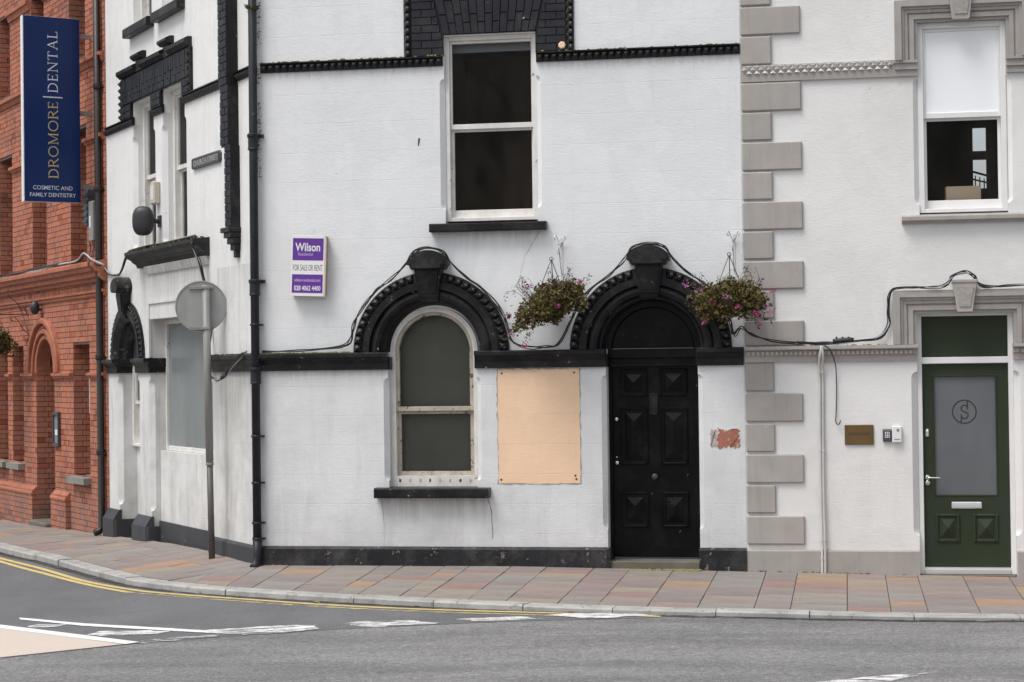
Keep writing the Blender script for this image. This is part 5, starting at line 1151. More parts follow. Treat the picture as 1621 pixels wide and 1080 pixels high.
# vertical capitals with serifs: strokes in a unit box (x across the letter, y up)
def ell(cx, cy, rx, ry, a0, a1, k=14): return [(cx + rx * math.cos(a0 + (a1 - a0) * i / k), cy + ry * math.sin(a0 + (a1 - a0) * i / k)) for i in range(k + 1)]
TH, TN = 0.115, 0.055
LET = {
 'D': (0.86, [([(0.14, 0), (0.14, 1)], TH), ([(0.0, 0.02), (0.40, 0.02)], TN), ([(0.0, 0.98), (0.40, 0.98)], TN), (ell(0.38, 0.5, 0.40, 0.47, -PI / 2, PI / 2), 0.10)]),
 'R': (0.80, [([(0.14, 0), (0.14, 1)], TH), ([(0.0, 0.02), (0.28, 0.02)], TN), ([(0.0, 0.98), (0.38, 0.98)], TN), (ell(0.36, 0.745, 0.27, 0.235, -PI / 2, PI / 2), 0.09), ([(0.14, 0.51), (0.38, 0.51)], TN), ([(0.36, 0.51), (0.74, 0.0)], 0.10), ([(0.66, 0.02), (0.84, 0.02)], TN)]),
 'O': (0.98, [(ell(0.49, 0.5, 0.43, 0.475, 0, 2 * PI, 28), 0.095)]),
 'M': (1.05, [([(0.14, 0), (0.14, 1)], 0.06), ([(0.02, 0.02), (0.26, 0.02)], TN), ([(0.02, 0.98), (0.2, 0.98)], TN), ([(0.14, 1), (0.52, 0.05)], 0.10), ([(0.52, 0.05), (0.90, 1)], 0.06), ([(0.90, 0), (0.90, 1)], TH), ([(0.78, 0.02), (1.02, 0.02)], TN), ([(0.84, 0.98), (1.02, 0.98)], TN)]),
 'E': (0.66, [([(0.14, 0), (0.14, 1)], TH), ([(0.0, 0.02), (0.58, 0.02)], TN), ([(0.0, 0.98), (0.56, 0.98)], TN), ([(0.14, 0.52), (0.44, 0.52)], TN), ([(0.57, 0), (0.57, 0.2)], TN), ([(0.55, 0.8), (0.55, 1)], TN), ([(0.44, 0.44), (0.44, 0.60)], TN)]),
 'N': (0.92, [([(0.14, 0), (0.14, 1)], 0.06), ([(0.02, 0.02), (0.26, 0.02)], TN), ([(0.02, 0.98), (0.2, 0.98)], TN), ([(0.14, 1), (0.78, 0.0)], 0.11), ([(0.78, 0), (0.78, 1)], 0.06), ([(0.66, 0.98), (0.90, 0.98)], TN)]),
 'T': (0.76, [([(0.38, 0), (0.38, 1)], TH), ([(0.24, 0.02), (0.52, 0.02)], TN), ([(0.04, 0.97), (0.72, 0.97)], TN), ([(0.04, 0.78), (0.04, 0.97)], TN), ([(0.72, 0.78), (0.72, 0.97)], TN)]),
 'A': (0.88, [([(0.12, 0), (0.43, 1)], 0.06), ([(0.43, 1), (0.76, 0)], 0.12), ([(0.24, 0.36), (0.62, 0.36)], TN), ([(0.0, 0.02), (0.24, 0.02)], TN), ([(0.64, 0.02), (0.88, 0.02)], TN)]),
 'L': (0.66, [([(0.14, 0), (0.14, 1)], TH), ([(0.0, 0.02), (0.58, 0.02)], TN), ([(0.0, 0.98), (0.28, 0.98)], TN), ([(0.58, 0), (0.58, 0.22)], TN)]),
}
def serif_word(word, u_base, cap, v0, v1, mat):
    """reads upwards: letter tops point to -u"""
    bm = bmesh.new(); gap = 0.12; tot = sum(LET[c][0] for c in word) + gap * (len(word) - 1); sx = (v1 - v0) / tot; x = 0; z = 0
    for c in word:
        w_, strokes = LET[c]
        for pts, sw_ in strokes:
            P = [(u_base - q[1] * cap, v0 + (x + q[0]) * sx) for q in pts]; hw = sw_ * cap / 2
            L_, R_ = [], []
            for i, p in enumerate(P):
                a, b = P[max(i - 1, 0)], P[min(i + 1, len(P) - 1)]
                if P[0] == P[-1] or (abs(P[0][0] - P[-1][0]) < 1e-6 and abs(P[0][1] - P[-1][1]) < 1e-6):
                    if i == 0: a = P[-2]
                    if i == len(P) - 1: b = P[1]
                d = Vector((b[0] - a[0], b[1] - a[1])).normalized(); L_.append((p[0] - d.y * hw, p[1] + d.x * hw)); R_.append((p[0] + d.y * hw, p[1] - d.x * hw))
            z += 1; nn = ft + 0.00005 * (z % 9)
            for i in range(len(P) - 1): quad(bm, (L_[i][0], nn, L_[i][1]), (R_[i][0], nn, R_[i][1]), (R_[i + 1][0], nn, R_[i + 1][1]), (L_[i + 1][0], nn, L_[i + 1][1]))
        x += w_ + gap
    return finish('lettering', bm, mat, SF, T)
serif_word('DROMORE', -0.495, 0.135, 4.80, 5.86, M['gold']); serif_word('DENTAL', -0.495, 0.135, 5.98, 6.83, M['silver_ink'])
bm = bmesh.new(); box(bm, -0.70, -0.43, ft - 0.001, ft + 0.0006, 5.908, 5.924); finish('divider', bm, M['silver_ink'], SF, T)
bm = bmesh.new(); text_into(bm, 'COSMETIC AND', -0.845, -0.30, 4.642, 4.698, ft, offset=0.002); finish('lettering', bm, M['silver_ink'], SF, T, recalc=False); bm = bmesh.new(); text_into(bm, 'FAMILY DENTISTRY', -0.89, -0.255, 4.545, 4.60, ft, offset=0.002); finish('lettering', bm, M['silver_ink'], SF, T, recalc=False)

# ------------------------------------------------------------------ things on and in front of the walls
# corner drainpipe
CP = sub(FF, -0.02, 0.075, 0)
T = thing('drainpipe', 'black iron drainpipe on the corner of the white house', 'drainpipe', sub(FF, -0.02, 0.075, 0.03))
def corner(u): return u
bm = bmesh.new(); tube(bm, [(0.012, 0, 8.6), (0.0, 0, 4.0), (0.0, 0, 0.28)], 0.046, 14); tube(bm, [(0.0, 0, 0.30), (0.0, 0.0, 0.12), (-0.01, 0.03, 0.03), (-0.03, 0.06, 0.005)], 0.05, 14); finish('pipe', bm, M['pipe'], CP, T, True)
for v_ in (4.50, 2.93, 1.98):
    bm = bmesh.new(); lathe_v(bm, 0, 0, [(0.058, v_), (0.06, v_ + 0.012), (0.056, v_ + 0.02), (0.055, v_ + 0.13), (0.064, v_ + 0.14), (0.066, v_ + 0.165), (0.054, v_ + 0.175)], 16)
    box(bm, -0.075, 0.10, -0.07, -0.03, v_ + 0.135, v_ + 0.17); finish('collar', bm, M['pipe'], CP, T)
for v_ in (2.60, 1.40, 0.90, 0.47, 0.30):
    bm = bmesh.new(); lathe_v(bm, 0, 0, [(0.05, v_), (0.054, v_ + 0.006), (0.054, v_ + 0.022), (0.05, v_ + 0.028)], 14); box(bm, -0.065, 0.075, -0.065, -0.02, v_ + 0.006, v_ + 0.024); finish('clip', bm, M['pipe'], CP, T)
bm = bmesh.new(); tone = bm.faces.layers.float.new('tone')
def leafquad(c, d, w, t):
    d = Vector(d); sd_ = d.cross(Vector((rnd() - .5, rnd() - .5, rnd() - .5))).normalized() * w; c = Vector(c)
    P = [c, c + d * 0.45 + sd_, c + d, c + d * 0.45 - sd_]
    f = bm.faces.new([V(bm, *p) for p in P]); f[tone] = t
for k in range(160):
    v_ = random.choice((5.98, 5.7, 5.3, 4.9, 4.75, 4.5, 4.3)) + ru(-0.12, 0.12); leafquad((ru(0.035, 0.06), ru(-0.06, -0.02), v_), (ru(-0.01, 0.045), ru(-0.02, 0.04), ru(-0.02, 0.03)), 0.006, rnd())
for k in range(120): leafquad((ru(-0.05, 0.05), ru(-0.05, 0.05), 6.02 + ru(-0.02, 0.03)), (ru(-0.05, 0.05), ru(-0.02, 0.05), ru(0.0, 0.05)), 0.008, rnd())
o = finish('weeds', bm, M['weed'], CP, T, recalc=False); o['kind'] = 'stuff'
# second thin service pipe on the corner face, right of the drainpipe
# round traffic sign seen from behind
PB = Matrix.Translation((-3.402, 21.33, 0.02)) @ Matrix.Rotation(0.10, 4, 'Z')
T = thing('traffic_sign', 'round grey back of a traffic sign on a thin steel post', 'traffic sign', PB)
bm = bmesh.new(); tube(bm, [(0, 0, -0.03), (-0.014, 0, 1.08)], 0.036, 14); finish('post', bm, M['post'], PB, T, True)
bm = bmesh.new(); tube(bm, [(-0.0135, 0, 1.06), (-0.04, 0, 3.07)], 0.043, 14); finish('post', bm, M['galv'], PB, T, True)
bm = bmesh.new(); lathe_v(bm, -0.0135, 0, [(0.044, 1.045), (0.047, 1.06), (0.044, 1.075)], 14); finish('sleeve', bm, M['galv'], PB, T)
bm = bmesh.new(); lathe_n(bm, -0.095, 2.835, [(0.285, -0.066), (0.292, -0.062), (0.292, -0.048), (0.282, -0.045), (0.280, -0.054)], 48); finish('sign_plate', bm, M['sign_back'], PB, T)
for v_ in (2.585, 3.045):
    bm = bmesh.new(); box(bm, -0.23, 0.04, -0.054, -0.035, v_ - 0.02, v_ + 0.02, 0.004); box(bm, -0.09, 0.01, -0.05, 0.047, v_ - 0.015, v_ + 0.015, 0.003); finish('clamp', bm, M['galv'], PB, T)
# estate agent's board
BF = sub(FF, 0.585, 0, 3.235, 0, math.radians(2.2))
T = thing('for_sale_board', 'white and purple for-sale board on timber battens, white front wall', 'sign board', BF)
bm = bmesh.new(); box(bm, -0.185, 0.185, 0.105, 0.122, -0.325, 0.325, 0.002); finish('board', bm, M['white_plastic'], BF, T)
bm = bmesh.new(); box(bm, 0.148, 0.1848, 0.003, 0.1045, -0.322, 0.322); box(bm, -0.1848, -0.148, 0.003, 0.1045, -0.322, 0.322); finish('batten', bm, M['wood'], BF, T)
bm = bmesh.new(); box(bm, 0.1852, 0.199, 0.085, 0.121, -0.325, 0.31); finish('edge_strip', bm, M['wood_pale'], BF, T)
bm = bmesh.new(); box(bm, -0.168, 0.172, 0.1222, 0.1235, 0.058, 0.295); box(bm, -0.168, 0.172, 0.1222, 0.1235, -0.29, -0.092); finish('printed_panel', bm, M['purple'], BF, T)
bm = bmesh.new(); text_into(bm, 'Wilson', -0.14, 0.135, 0.155, 0.245, 0.1242, offset=0.022); finish('lettering', bm, M['white_plastic'], BF, T, recalc=False); bm = bmesh.new(); text_into(bm, '028 4062 4400', -0.142, 0.150, -0.265, -0.212, 0.1242, offset=0.02); finish('lettering', bm, M['white_plastic'], BF, T, recalc=False)
bm = bmesh.new(); text_into(bm, 'Residential', -0.105, 0.055, 0.108, 0.142, 0.1242); finish('lettering', bm, M['lilac'], BF, T, recalc=False); bm = bmesh.new(); text_into(bm, 'wilson-residential.com', -0.142, 0.146, -0.17, -0.135, 0.1242, offset=0.014); finish('lettering', bm, M['lilac'], BF, T, recalc=False)
bm = bmesh.new(); text_into(bm, 'FOR SALE OR RENT', -0.160, 0.166, -0.052, 0.012, 0.1225); finish('lettering', bm, M['ink'], BF, T, recalc=False)
# street name plate
T = thing('street_name_plate', 'dark cast street name plate on the side wall beside the black pilaster', 'street sign', sub(FL, -1.7, 0, 4.57))
bm = bmesh.new(); c = 0.03; a, b, v0, v1 = -2.17, -1.16, 4.505, 4.635
prism_n(bm, [(a + c, v0), (b - c, v0), (b, v0 + c), (b, v1 - c), (b - c, v1), (a + c, v1), (a, v1 - c), (a, v0 + c)], 0.0, 0.03); finish('plate', bm, M['street_plate'], FL, T)
bm = bmesh.new(); frame_bm(bm, a + 0.015, b - 0.015, v0 + 0.012, v1 - 0.012, 0.03, 0.036, 0.01, 0.01, 0.01, 0.01); finish('rim', bm, M['street_plate'], FL, T)
bm = bmesh.new(); text_into(bm, 'CHURCH STREET', a + 0.07, b - 0.07, v0 + 0.032, v1 - 0.032, 0.0306, offset=0.012); finish('lettering', bm, M['plate_letter'], FL, T, recalc=False)
# black rounded lamp on the side wall, cream alarm box
T = thing('wall_floodlight', 'black rounded lamp housing on a short bracket between the side windows', 'lamp', sub(FL, -3.5, 0, 4.0))
bm = bmesh.new(); box(bm, -3.58, -3.46, 0.0, 0.02, 3.93, 4.07); tube(bm, [(-3.52, 0.02, 4.0), (-3.52, 0.10, 4.0)], 0.03, 10); finish('bracket', bm, M['ink'], FL, T)
bm = bmesh.new(); FLm = sub(FL, -3.52, 0.22, 4.0, 1.1)
m_, q_ = 20, 10; rings = []
for j in range(q_ + 1):
    t = PI * j / q_; rr = math.sin(t) ** 0.55; rings.append([bm.verts.new((0.135 * rr * math.copysign(abs(math.cos(2 * PI * k / m_)) ** 0.7, math.cos(2 * PI * k / m_)), -0.085 * math.cos(t) , 0.185 * rr * math.copysign(abs(math.sin(2 * PI * k / m_)) ** 0.8, math.sin(2 * PI * k / m_)))) for k in range(m_)])
for a_, b_ in zip(rings, rings[1:]):
    for k in range(m_): bm.faces.new([a_[k], a_[(k + 1) % m_], b_[(k + 1) % m_], b_[k]])
bmesh.ops.remove_doubles(bm, verts=bm.verts, dist=0.0005); finish('housing', bm, M['ink'], FLm, T, True)
bm = bmesh.new(); box(bm, -3.66, -3.50, 0.002, 0.085, 4.22, 4.50, 0.012); T = thing('alarm_box', 'cream plastic alarm box on the pier between the side windows', 'alarm box', sub(FL, -3.58, 0, 4.36)); finish('case', bm, M['beige'], FL, T)
bm = bmesh.new(); box(bm, -3.63, -3.53, 0.0852, 0.088, 4.27, 4.45, 0.001); finish('cover', bm, M['white_plastic'], FL, T)

# cables -----------------------------------------------------------
def wob(pts, a): return [(p[0] + ru(-a, a), max(0.012, p[1] + ru(-a, a)), p[2] + ru(-a, a)) for p in pts]
def cable_run(name, label, F, pts, n, r, spread, mats, base):
    T = thing(name, label, 'cable', base)
    for k in range(n):
        bm = bmesh.new(); tube(bm, spline(wob(pts, spread), 5), r * ru(0.7, 1.1), 6); finish('cable_strand', bm, mats[k % len(mats)], F, T, True)
    return T
def arch_pts(cu, r, a0, a1, k, n_): return [(cu + r * math.cos(math.radians(a0 + (a1 - a0) * i / k)), n_, AV + r * math.sin(math.radians(a0 + (a1 - a0) * i / k))) for i in range(k + 1)]
def over_arch(cu): return arch_pts(cu, 0.875, 172, 118, 5, 0.07) + [(cu - 0.26, 0.08, AV + 0.92), (cu - 0.16, 0.10, AV + 1.05), (cu, 0.11, AV + 1.09), (cu + 0.16, 0.10, AV + 1.05), (cu + 0.26, 0.08, AV + 0.92)] + arch_pts(cu, 0.875, 62, 8, 5, 0.07)
p1 = [(0.06, 0.08, 2.325), (0.45, 0.07, 2.325), (0.75, 0.06, 2.335), (0.95, 0.05, 2.37)] + over_arch(A1) + [(2.85, 0.07, 2.36), (3.0, 0.08, 2.325), (3.15, 0.08, 2.33), (3.28, 0.07, 2.36)] + over_arch(A2)[1:] + [(5.18, 0.08, 2.50), (5.30, 0.08, 2.43), (5.5, 0.08, 2.355), (5.75, 0.08, 2.325)]
cable_run('cable_bundle', 'black cable bundle draped over both front arches of the white house', FF, p1, 4, 0.0062, 0.017, [M['cable']], sub(FF, 0.5, 0, 2.3))
p2 = [(5.75, 0.085, 2.335), (6.0, 0.08, 2.325), (6.2, 0.09, 2.33), (6.42, 0.07, 2.345), (6.58, 0.05, 2.38), (6.67, 0.04, 2.50), (6.675, 0.04, 2.65), (6.68, 0.05, 2.80), (6.74, 0.08, 2.87), (6.9, 0.09, 2.88), (7.13, 0.09, 2.875), (7.25, 0.10, 2.90), (7.30, 0.12, 2.97), (7.36, 0.13, 3.01), (7.44, 0.13, 3.02), (7.52, 0.12, 2.985), (7.56, 0.11, 2.91), (7.64, 0.09, 2.875), (7.85, 0.09, 2.88), (8.3, 0.09, 2.90)]
cable_run('cable_bundle', 'black cable bundle looped over the hood of the green door', FF, p2, 6, 0.0062, 0.016, [M['cable'], M['cable'], M['cable'], M['cable_grey']], sub(FF, 6.5, 0, 2.3))
T = thing('splice_sleeve', 'short black cable joint resting on the grey dentil cornice', 'cable joint', sub(FF, 6.2, 0.08, 2.33)); bm = bmesh.new(); tube(bm, [(6.11, 0.09, 2.345), (6.15, 0.09, 2.35), (6.28, 0.09, 2.36), (6.32, 0.09, 2.355)], 0.024, 8); finish('sleeve', bm, M['cable'], FF, T, True)
for k in range(3): bm = bmesh.new(); tube(bm, [(6.14 + 0.06 * k, 0.09, 2.34), (6.15 + 0.06 * k, 0.095, 2.39)], 0.01, 6); finish('clip', bm, M['cable'], FF, T)
p3 = [(6.02, 0.10, 2.31), (6.08, 0.11, 2.26), (6.13, 0.06, 2.12), (6.14, 0.02, 1.95), (6.137, 0.02, 1.75), (6.13, 0.02, 1.585), (6.125, 0.03, 1.54), (6.14, 0.035, 1.50), (6.165, 0.035, 1.505), (6.175, 0.03, 1.54)]
cable_run('loose_cable', 'single loose cable hanging down the wall with a hooked end, left of the plaque', FF, p3, 1, 0.0075, 0.0, [M['cable']], sub(FF, 6.13, 0, 1.5))
p4 = [(-1.70, 0.10, 3.66), (-1.68, 0.20, 3.60), (-1.655, 0.12, 3.40), (-1.62, 0.04, 3.05), (-1.58, 0.03, 2.85), (-1.54, 0.03, 2.62), (-1.47, 0.06, 2.42), (-1.42, 0.13, 2.25), (-1.25, 0.14, 2.08), (-1.0, 0.14, 2.02), (-0.75, 0.14, 2.07), (-0.5, 0.14, 2.18), (-0.25, 0.13, 2.28), (-0.06, 0.12, 2.33)]
cable_run('cable_bundle', 'cable bundle hanging down the side wall behind the sign post', FL, p4, 4, 0.0085, 0.018, [M['cable'], M['cable'], M['cable_grey']], sub(FL, -1.5, 0, 2.3))
p5 = [(-5.93, 0.03, 3.53), (-5.7, 0.04, 3.46), (-5.35, 0.04, 3.42), (-5.0, 0.06, 3.47), (-4.7, 0.10, 3.58), (-4.4, 0.14, 3.675), (-3.6, 0.12, 3.685), (-2.6, 0.13, 3.69), (-1.70, 0.15, 3.69)]
cable_run('cable_bundle', 'dark cable bundle lying along the top of the shop cornice', FL, p5, 3, 0.011, 0.018, [M['cable'], M['cable'], M['cable_grey']], sub(FL, -4, 0, 3.6))
p6 = [(-8.2, 0.17, 3.675), (-6, 0.17, 3.675), (-5.2, 0.18, 3.68), (-4.2, 0.14, 3.685), (-3, 0.15, 3.675), (-1.8, 0.17, 3.69), (-0.9, 0.15, 3.70), (-0.4, 0.20, 3.75), (-0.1, 0.20, 3.66), (0.06, 0.1, 3.57)]
cable_run('cable_bundle', 'dark cables lying along the brick house cornice', FB, p6, 4, 0.014, 0.02, [M['cable'], M['cable'], M['cable_grey']], sub(FB, -4, 0, 3.66))
p7 = [(-4.55, 0.05, 3.64), (-4.45, 0.24, 3.4), (-4.4, 0.08, 3.2), (-4.3, 0.03, 3.0), (-4.05, 0.03, 2.75), (-3.9, 0.09, 2.6)]
cable_run('loose_cable', 'thin cable hanging from the brick cornice towards the arched doorway', FB, p7, 1, 0.008, 0.0, [M['cable']], sub(FB, -4.4, 0, 2.6))
for k, (u_, n0_) in enumerate(((-0.50, 0.1), (-0.38, 0.1), (-0.30, 0.1))):
    cable_run('box_lead', ('left', 'middle', 'right')[k] + ' of three thin leads dropping from the junction box to the brick cornice', FB, [(u_, n0_, 3.95), (u_ + ru(-.03, .03), 0.08, 3.85), (u_ + 0.04, 0.12, 3.72)], 1, 0.008, 0.0, [M['cable']], sub(FB, u_, 0, 3.7))

# hanging baskets ---------------------------------------------------
def wall_bracket(F, u, v, label, reach=0.34, mat='iron_white', low=0.42):
    T = thing('basket_bracket', label, 'bracket', sub(F, u, 0, v - 0.4), 'hanging basket brackets'); K = sub(F, u, 0, v)
    bm = bmesh.new(); box(bm, -0.012, 0.012, 0.0, 0.008, -low, 0.07); finish('wall_bar', bm, M[mat], K, T)
    bm = bmesh.new(); tube(bm, [(0, 0.004, 0.0), (0, reach, -0.01)], 0.008, 8); finish('arm', bm, M[mat], K, T)
    bm = bmesh.new(); tube(bm, spline([(0, 0.01, -0.30), (0.0, 0.08, -0.24), (0.0, 0.15, -0.12), (0.0, 0.21, -0.05), (0.0, 0.27, -0.05), (0.0, 0.27, -0.10), (0.0, 0.23, -0.10)], 5), 0.006, 8); finish('scroll', bm, M[mat], K, T, True)
    for s_ in (-1, 1):
        bm = bmesh.new(); tube(bm, spline([(0, 0.02, 0.0), (s_ * 0.03, 0.04, 0.05), (s_ * 0.05, 0.06, 0.10), (s_ * 0.065, 0.08, 0.075), (s_ * 0.05, 0.07, 0.05)], 5), 0.006, 6); finish('scrollwork', bm, M[mat], K, T, True); bm = bmesh.new(); tube(bm, spline([(0, 0.01, -0.36), (s_ * 0.03, 0.02, -0.40), (s_ * 0.065, 0.03, -0.41), (s_ * 0.07, 0.03, -0.38)], 5), 0.005, 6); finish('scrollwork', bm, M[mat], K, T, True)
    return T
def basket(F, u, n, vtop, drop, label, trail, seed, wx=0.36, hooks=True, pink=1.0, dry=1.0, leafn=8000, skew=-0.10):
    random.seed(seed); K = sub(F, u, n, vtop); T = thing('hanging_basket', label, 'hanging basket', K, 'hanging flower baskets')
    bm = bmesh.new(); prof = [(0.02, -drop - 0.155), (0.10, -drop - 0.14), (0.16, -drop - 0.09), (0.19, -drop - 0.02), (0.195, -drop)]; lathe_v(bm, 0, 0, prof, 18); finish('basket_liner', bm, M['basket'], K, T, True)
    for k in range(3):
        a = 2 * PI * k / 3 + 0.5; bm = bmesh.new(); tube(bm, [(0, 0, 0), (0.19 * math.cos(a), 0.19 * math.sin(a), -drop)], 0.005, 6); finish('chain', bm, M['chain'], K, T)
    bm = bmesh.new(); tube(bm, [(0.02 * math.cos(t), 0, 0.02 * math.sin(t)) for t in [2 * PI * k / 10 for k in range(11)]], 0.004, 6); finish('hook', bm, M['chain'], K, T)
    def mesh_of(fn, name, mat):
        nonlocal_bm = bmesh.new(); tl = nonlocal_bm.faces.layers.float.new('tone')
        def lf(c, d, w, t):
            d = Vector(d); c = Vector(c); s_ = d.cross(Vector((rnd() - .5, rnd() - .5, rnd() - .5)))
            s_ = s_.normalized() * w if s_.length > 1e-9 else Vector((w, 0, 0)); mid = c + d * 0.45 + Vector((0, 0, -w * 0.3))
            a_, b_, e_, g_ = (V(nonlocal_bm, *p) for p in (c, mid + s_, c + d, mid - s_)); f1 = nonlocal_bm.faces.new([a_, b_, e_]); f2 = nonlocal_bm.faces.new([a_, e_, g_]); f1[tl] = t; f2[tl] = t
        fn(lf); o = finish(name, nonlocal_bm, mat, K, T, recalc=False); o['kind'] = 'stuff'
    def cloud(k):
        while True:
            x, y, z = ru(-1, 1), ru(-1, 1), ru(-1, 1)
            r2 = x * x + y * y + z * z
            if r2 < 1 and r2 > 0.15 * rnd(): break
        lump = (0.76 + 0.30 * math.sin(5 * x + seed) * math.cos(4 * y + 2 * z) + 0.12 * math.sin(13 * x) * math.sin(11 * z + seed)) * (ru(1.0, 1.3) if rnd() < 0.10 else 1.0)
        X = x * wx * lump; Z = z * (0.23 if z > 0 else 0.235) * lump
        Z += skew * X * 1.6 - max(0, abs(X) - 0.2) * 0.35
        return X, y * 0.29 * lump, -drop + 0.0 + Z, z
    def leaves(lf):
        for k in range(leafn):
            x, y, z, q = cloud(k); L_ = ru(0.016, 0.04) if rnd() < 0.7 else ru(0.04, 0.075); clump = 0.5 + 0.5 * math.sin(9 * x + 3) * math.sin(11 * z + 7 * y)
            t = min(1, max(0, 0.18 + 0.45 * clump + ru(-0.25, 0.25) + 0.12 * q)); lf((x, y, z), (ru(-1, 1) * L_, ru(-0.4, 1) * L_, ru(-1, 0.7) * L_), L_ * ru(0.2, 0.38), t)
        for (tx, tz, m) in trail:
            for k in range(m):
                f = k / m; x = tx * (0.55 + 0.45 * f) + ru(-0.03, 0.03); z = -drop - 0.05 + tz * f + ru(-0.025, 0.025); L_ = ru(0.015, 0.035); lf((x, ru(0.0, 0.18), z), (ru(-1, 1) * L_, ru(-1, 1) * L_, ru(-1, 0.3) * L_), L_ * 0.3, rnd())
    mesh_of(leaves, 'foliage', M['leaf'])
    bm = bmesh.new(); tips = []
    for k in range(int(34 * dry)):
        x = ru(-wx * 0.85, wx * 0.75); y = ru(-0.15, 0.2); h = ru(0.08, 0.26); tip = (x + ru(-0.09, 0.09), y + ru(-0.05, 0.08), -drop + 0.08 + h + skew * x); tube(bm, spline([(x * 0.7, y, -drop + 0.03), (x, y, -drop + 0.05 + h * 0.6), tip], 3), 0.0022, 4, caps=False); tips.append(tip)
    finish('stems', bm, M['soil'], K, T)
    def drys(lf):
        for tip in tips:
            for j in range(11): L_ = ru(0.008, 0.022); lf((tip[0] + ru(-0.025, 0.025), tip[1] + ru(-0.02, 0.02), tip[2] - ru(0, 0.11)), (ru(-1, 1) * L_, ru(-1, 1) * L_, ru(-1, 1) * L_), L_ * 0.45, rnd())
    mesh_of(drys, 'withered_flowers', M['dry'])
    spots = [(ru(-wx, wx), ru(0.1, 0.28), -drop + ru(-0.18, 0.22)) for k in range(int(4 * pink))] + [(tx, ru(0.05, 0.2), -drop - 0.05 + tz * 0.9) for tx, tz, m in trail]
    def fl(lf):
        for sx, sy, sz in spots:
            t0 = rnd()
            for j in range(26): L_ = ru(0.012, 0.024); lf((sx + ru(-0.03, 0.03), sy + ru(-0.03, 0.03), sz + skew * sx + ru(-0.022, 0.022)), (ru(-1, 1) * L_, ru(-0.2, 1) * L_, ru(-1, 1) * L_), L_ * 0.5, min(1, max(0, t0 + ru(-0.25, 0.25))))
    mesh_of(fl, 'flowers', M['flower'])
wall_bracket(FF, 3.315, 3.40, 'white scrolled iron bracket on the wall between the two front arches')
basket(FF, 3.255, 0.33, 3.235, 0.44, 'hanging basket of straggly olive foliage between the two front arches', [(-0.40, -0.22, 160), (-0.27, -0.38, 110)], 5, wx=0.43, skew=0.20)
wall_bracket(FF, 5.115, 3.40, 'white scrolled iron bracket above the right end of the white house')
basket(FF, 5.085, 0.33, 3.24, 0.44, 'hanging basket with pink flowers at the right edge of the black door arch', [(0.30, -0.25, 90), (-0.25, -0.20, 130)], 8, wx=0.45, pink=2.6, dry=0.6, skew=0.02)
wall_bracket(FB, -4.12, 3.05, 'dark scrolled iron bracket on the brick wall left of the doorway', reach=0.48, mat='pipe_brown', low=0.35)
basket(FB, -4.12, 0.46, 2.98, 0.36, 'hanging basket cut by the left picture edge, on the brick house', [], 14, wx=0.32, pink=0.2, dry=0.3, leafn=4000)
random.seed(77)

# moss and weeds along the wall feet -------------------------------
def weeds(name, label, F, spans, zf_, n_per_m, n0=0.045):
    bm = bmesh.new(); tl = bm.faces.layers.float.new('tone')
    for a, b in spans:
        for k in range(int((b - a) * n_per_m)):
            cu, cn = ru(a, b), n0 + abs(random.gauss(0, 0.02)); L_ = ru(0.006, 0.022)
            for j in range(5):
                c = Vector((cu + ru(-0.02, 0.02), cn + ru(0, 0.02), zf_(cu) + 0.001)); d = Vector((ru(-1, 1) * L_, ru(-0.2, 1) * L_, ru(0.1, 1) * L_)); s_ = Vector((ru(-1, 1), ru(-1, 1), 0)) * L_ * 0.35
                f = bm.faces.new([V(bm, *p) for p in (c, c + d * 0.5 + s_, c + d, c + d * 0.5 - s_)]); f[tl] = rnd()
    o = finish(name, bm, M['weed'], F, recalc=False); o['kind'] = 'stuff'; o['label'] = label; o['category'] = 'weeds'
weeds('wall_foot_weeds', 'low weeds and moss along the foot of the grey plinth', FF, [(5.25, 5.95), (6.0, 6.5), (6.75, 6.8)], zf, 38, 0.03)
weeds('wall_foot_weeds', 'dry weeds at the foot of the side wall piers', FL, [(-5.35, -4.6), (-3.95, -3.2), (-0.5, -0.05)], zl, 36, -0.12)
weeds('wall_foot_weeds', 'moss at the foot of the front wall and black door step', FF, [(0.05, 0.4), (3.7, 4.8), (4.9, 5.2)], zf, 26, 0.05)
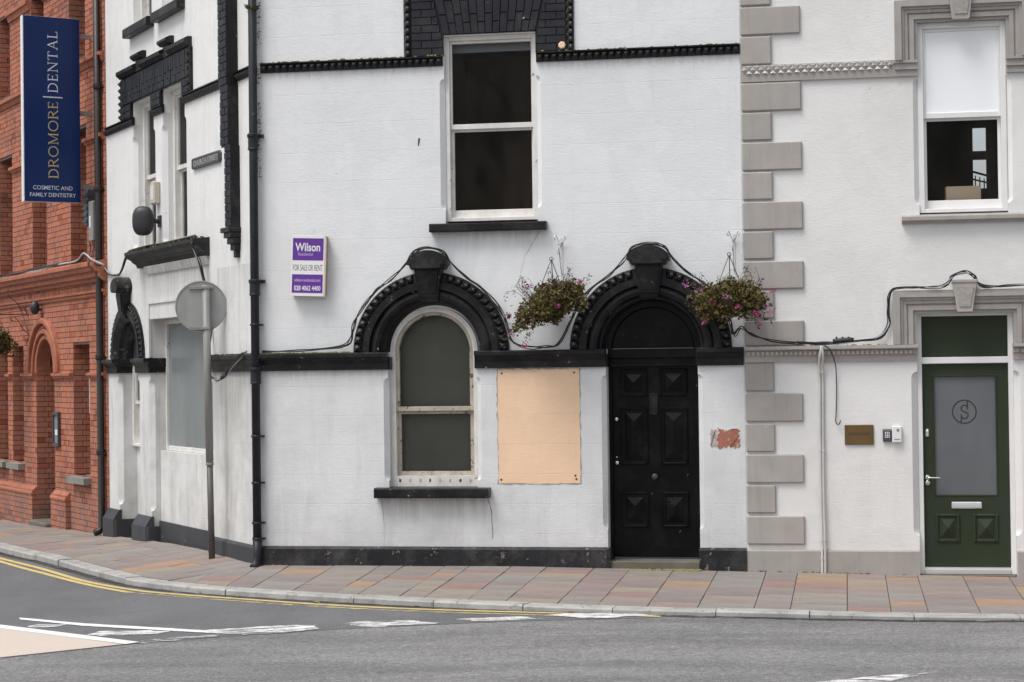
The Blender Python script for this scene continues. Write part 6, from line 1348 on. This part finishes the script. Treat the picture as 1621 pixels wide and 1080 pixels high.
def moss_patch(F, a, b, n0, n1, zf_):
    bm = bmesh.new(); pts = ragged(a, b, n0, n1, 0.012, 10)
    prism_v(bm, pts, zf_((a + b) / 2) - 0.01, zf_((a + b) / 2) + 0.0035); o = finish('moss_patch', bm, M['lichen'], F); o['kind'] = 'stuff'; o['label'] = 'yellow-green moss on the paving in front of the black door step'; o['category'] = 'moss'
for F_, a, b, v_, n_, cnt, parent_ in ((FF, 0.05, 2.06, 5.441, 0.02, 90, H), (FF, 3.08, 5.18, 5.441, 0.02, 40, H), (FF, 0.0, 1.0, 2.301, 0.06, 110, H), (FL, -1.5, 0.0, 2.301, 0.05, 120, H), (FF, 5.3, 6.9, 2.304, 0.05, 30, R)):
    bm = bmesh.new()
    for k in range(cnt): u_, r_ = ru(a, b), ru(0.004, 0.012); m_ = n_ + ru(-0.015, 0.02); box(bm, u_, u_ + r_ * ru(1, 4), m_ - r_, m_ + r_, v_ + 0.0005, v_ + r_ * ru(0.5, 1.3))
    o = finish('moss_growth', bm, M['lichen' if F_ is FF else 'moss'], F_, parent_); o['kind'] = 'stuff'
moss_patch(FF, 3.72, 4.74, 0.03, 0.14, zf)
bm = bmesh.new()
for k in range(9):
    c, r_ = ((ru(-3.2, 3.5)), ru(16.3, 16.9)), ru(0.015, 0.03)
for (x, y, wh) in ((-0.92, 17.62, 'kerb below the arched window'), (-1.9, 18.15, 'kerb left of the arched window'), (0.5, 16.96, 'kerb below the tan patch')):
    a = ru(0, 6); bm2 = bmesh.new(); P = [(0.05 * math.cos(a), 0.05 * math.sin(a), 0.004), (0.02 * math.cos(a + 1.6), 0.02 * math.sin(a + 1.6), 0.018), (-0.05 * math.cos(a), -0.05 * math.sin(a), 0.008), (0.02 * math.cos(a - 1.6), 0.02 * math.sin(a - 1.6), 0.012)]
    vv = [bm2.verts.new(p) for p in P]; bm2.faces.new(vv[:3]); bm2.faces.new([vv[0], vv[2], vv[3]])
    tag(finish('fallen_leaf', bm2, M['lichen'], Matrix.Translation((x, y, (z_road(x) + 0.003)))), 'small dry leaf in the gutter by the ' + wh, 'leaf', 'fallen leaves in the gutter')
bm.free()
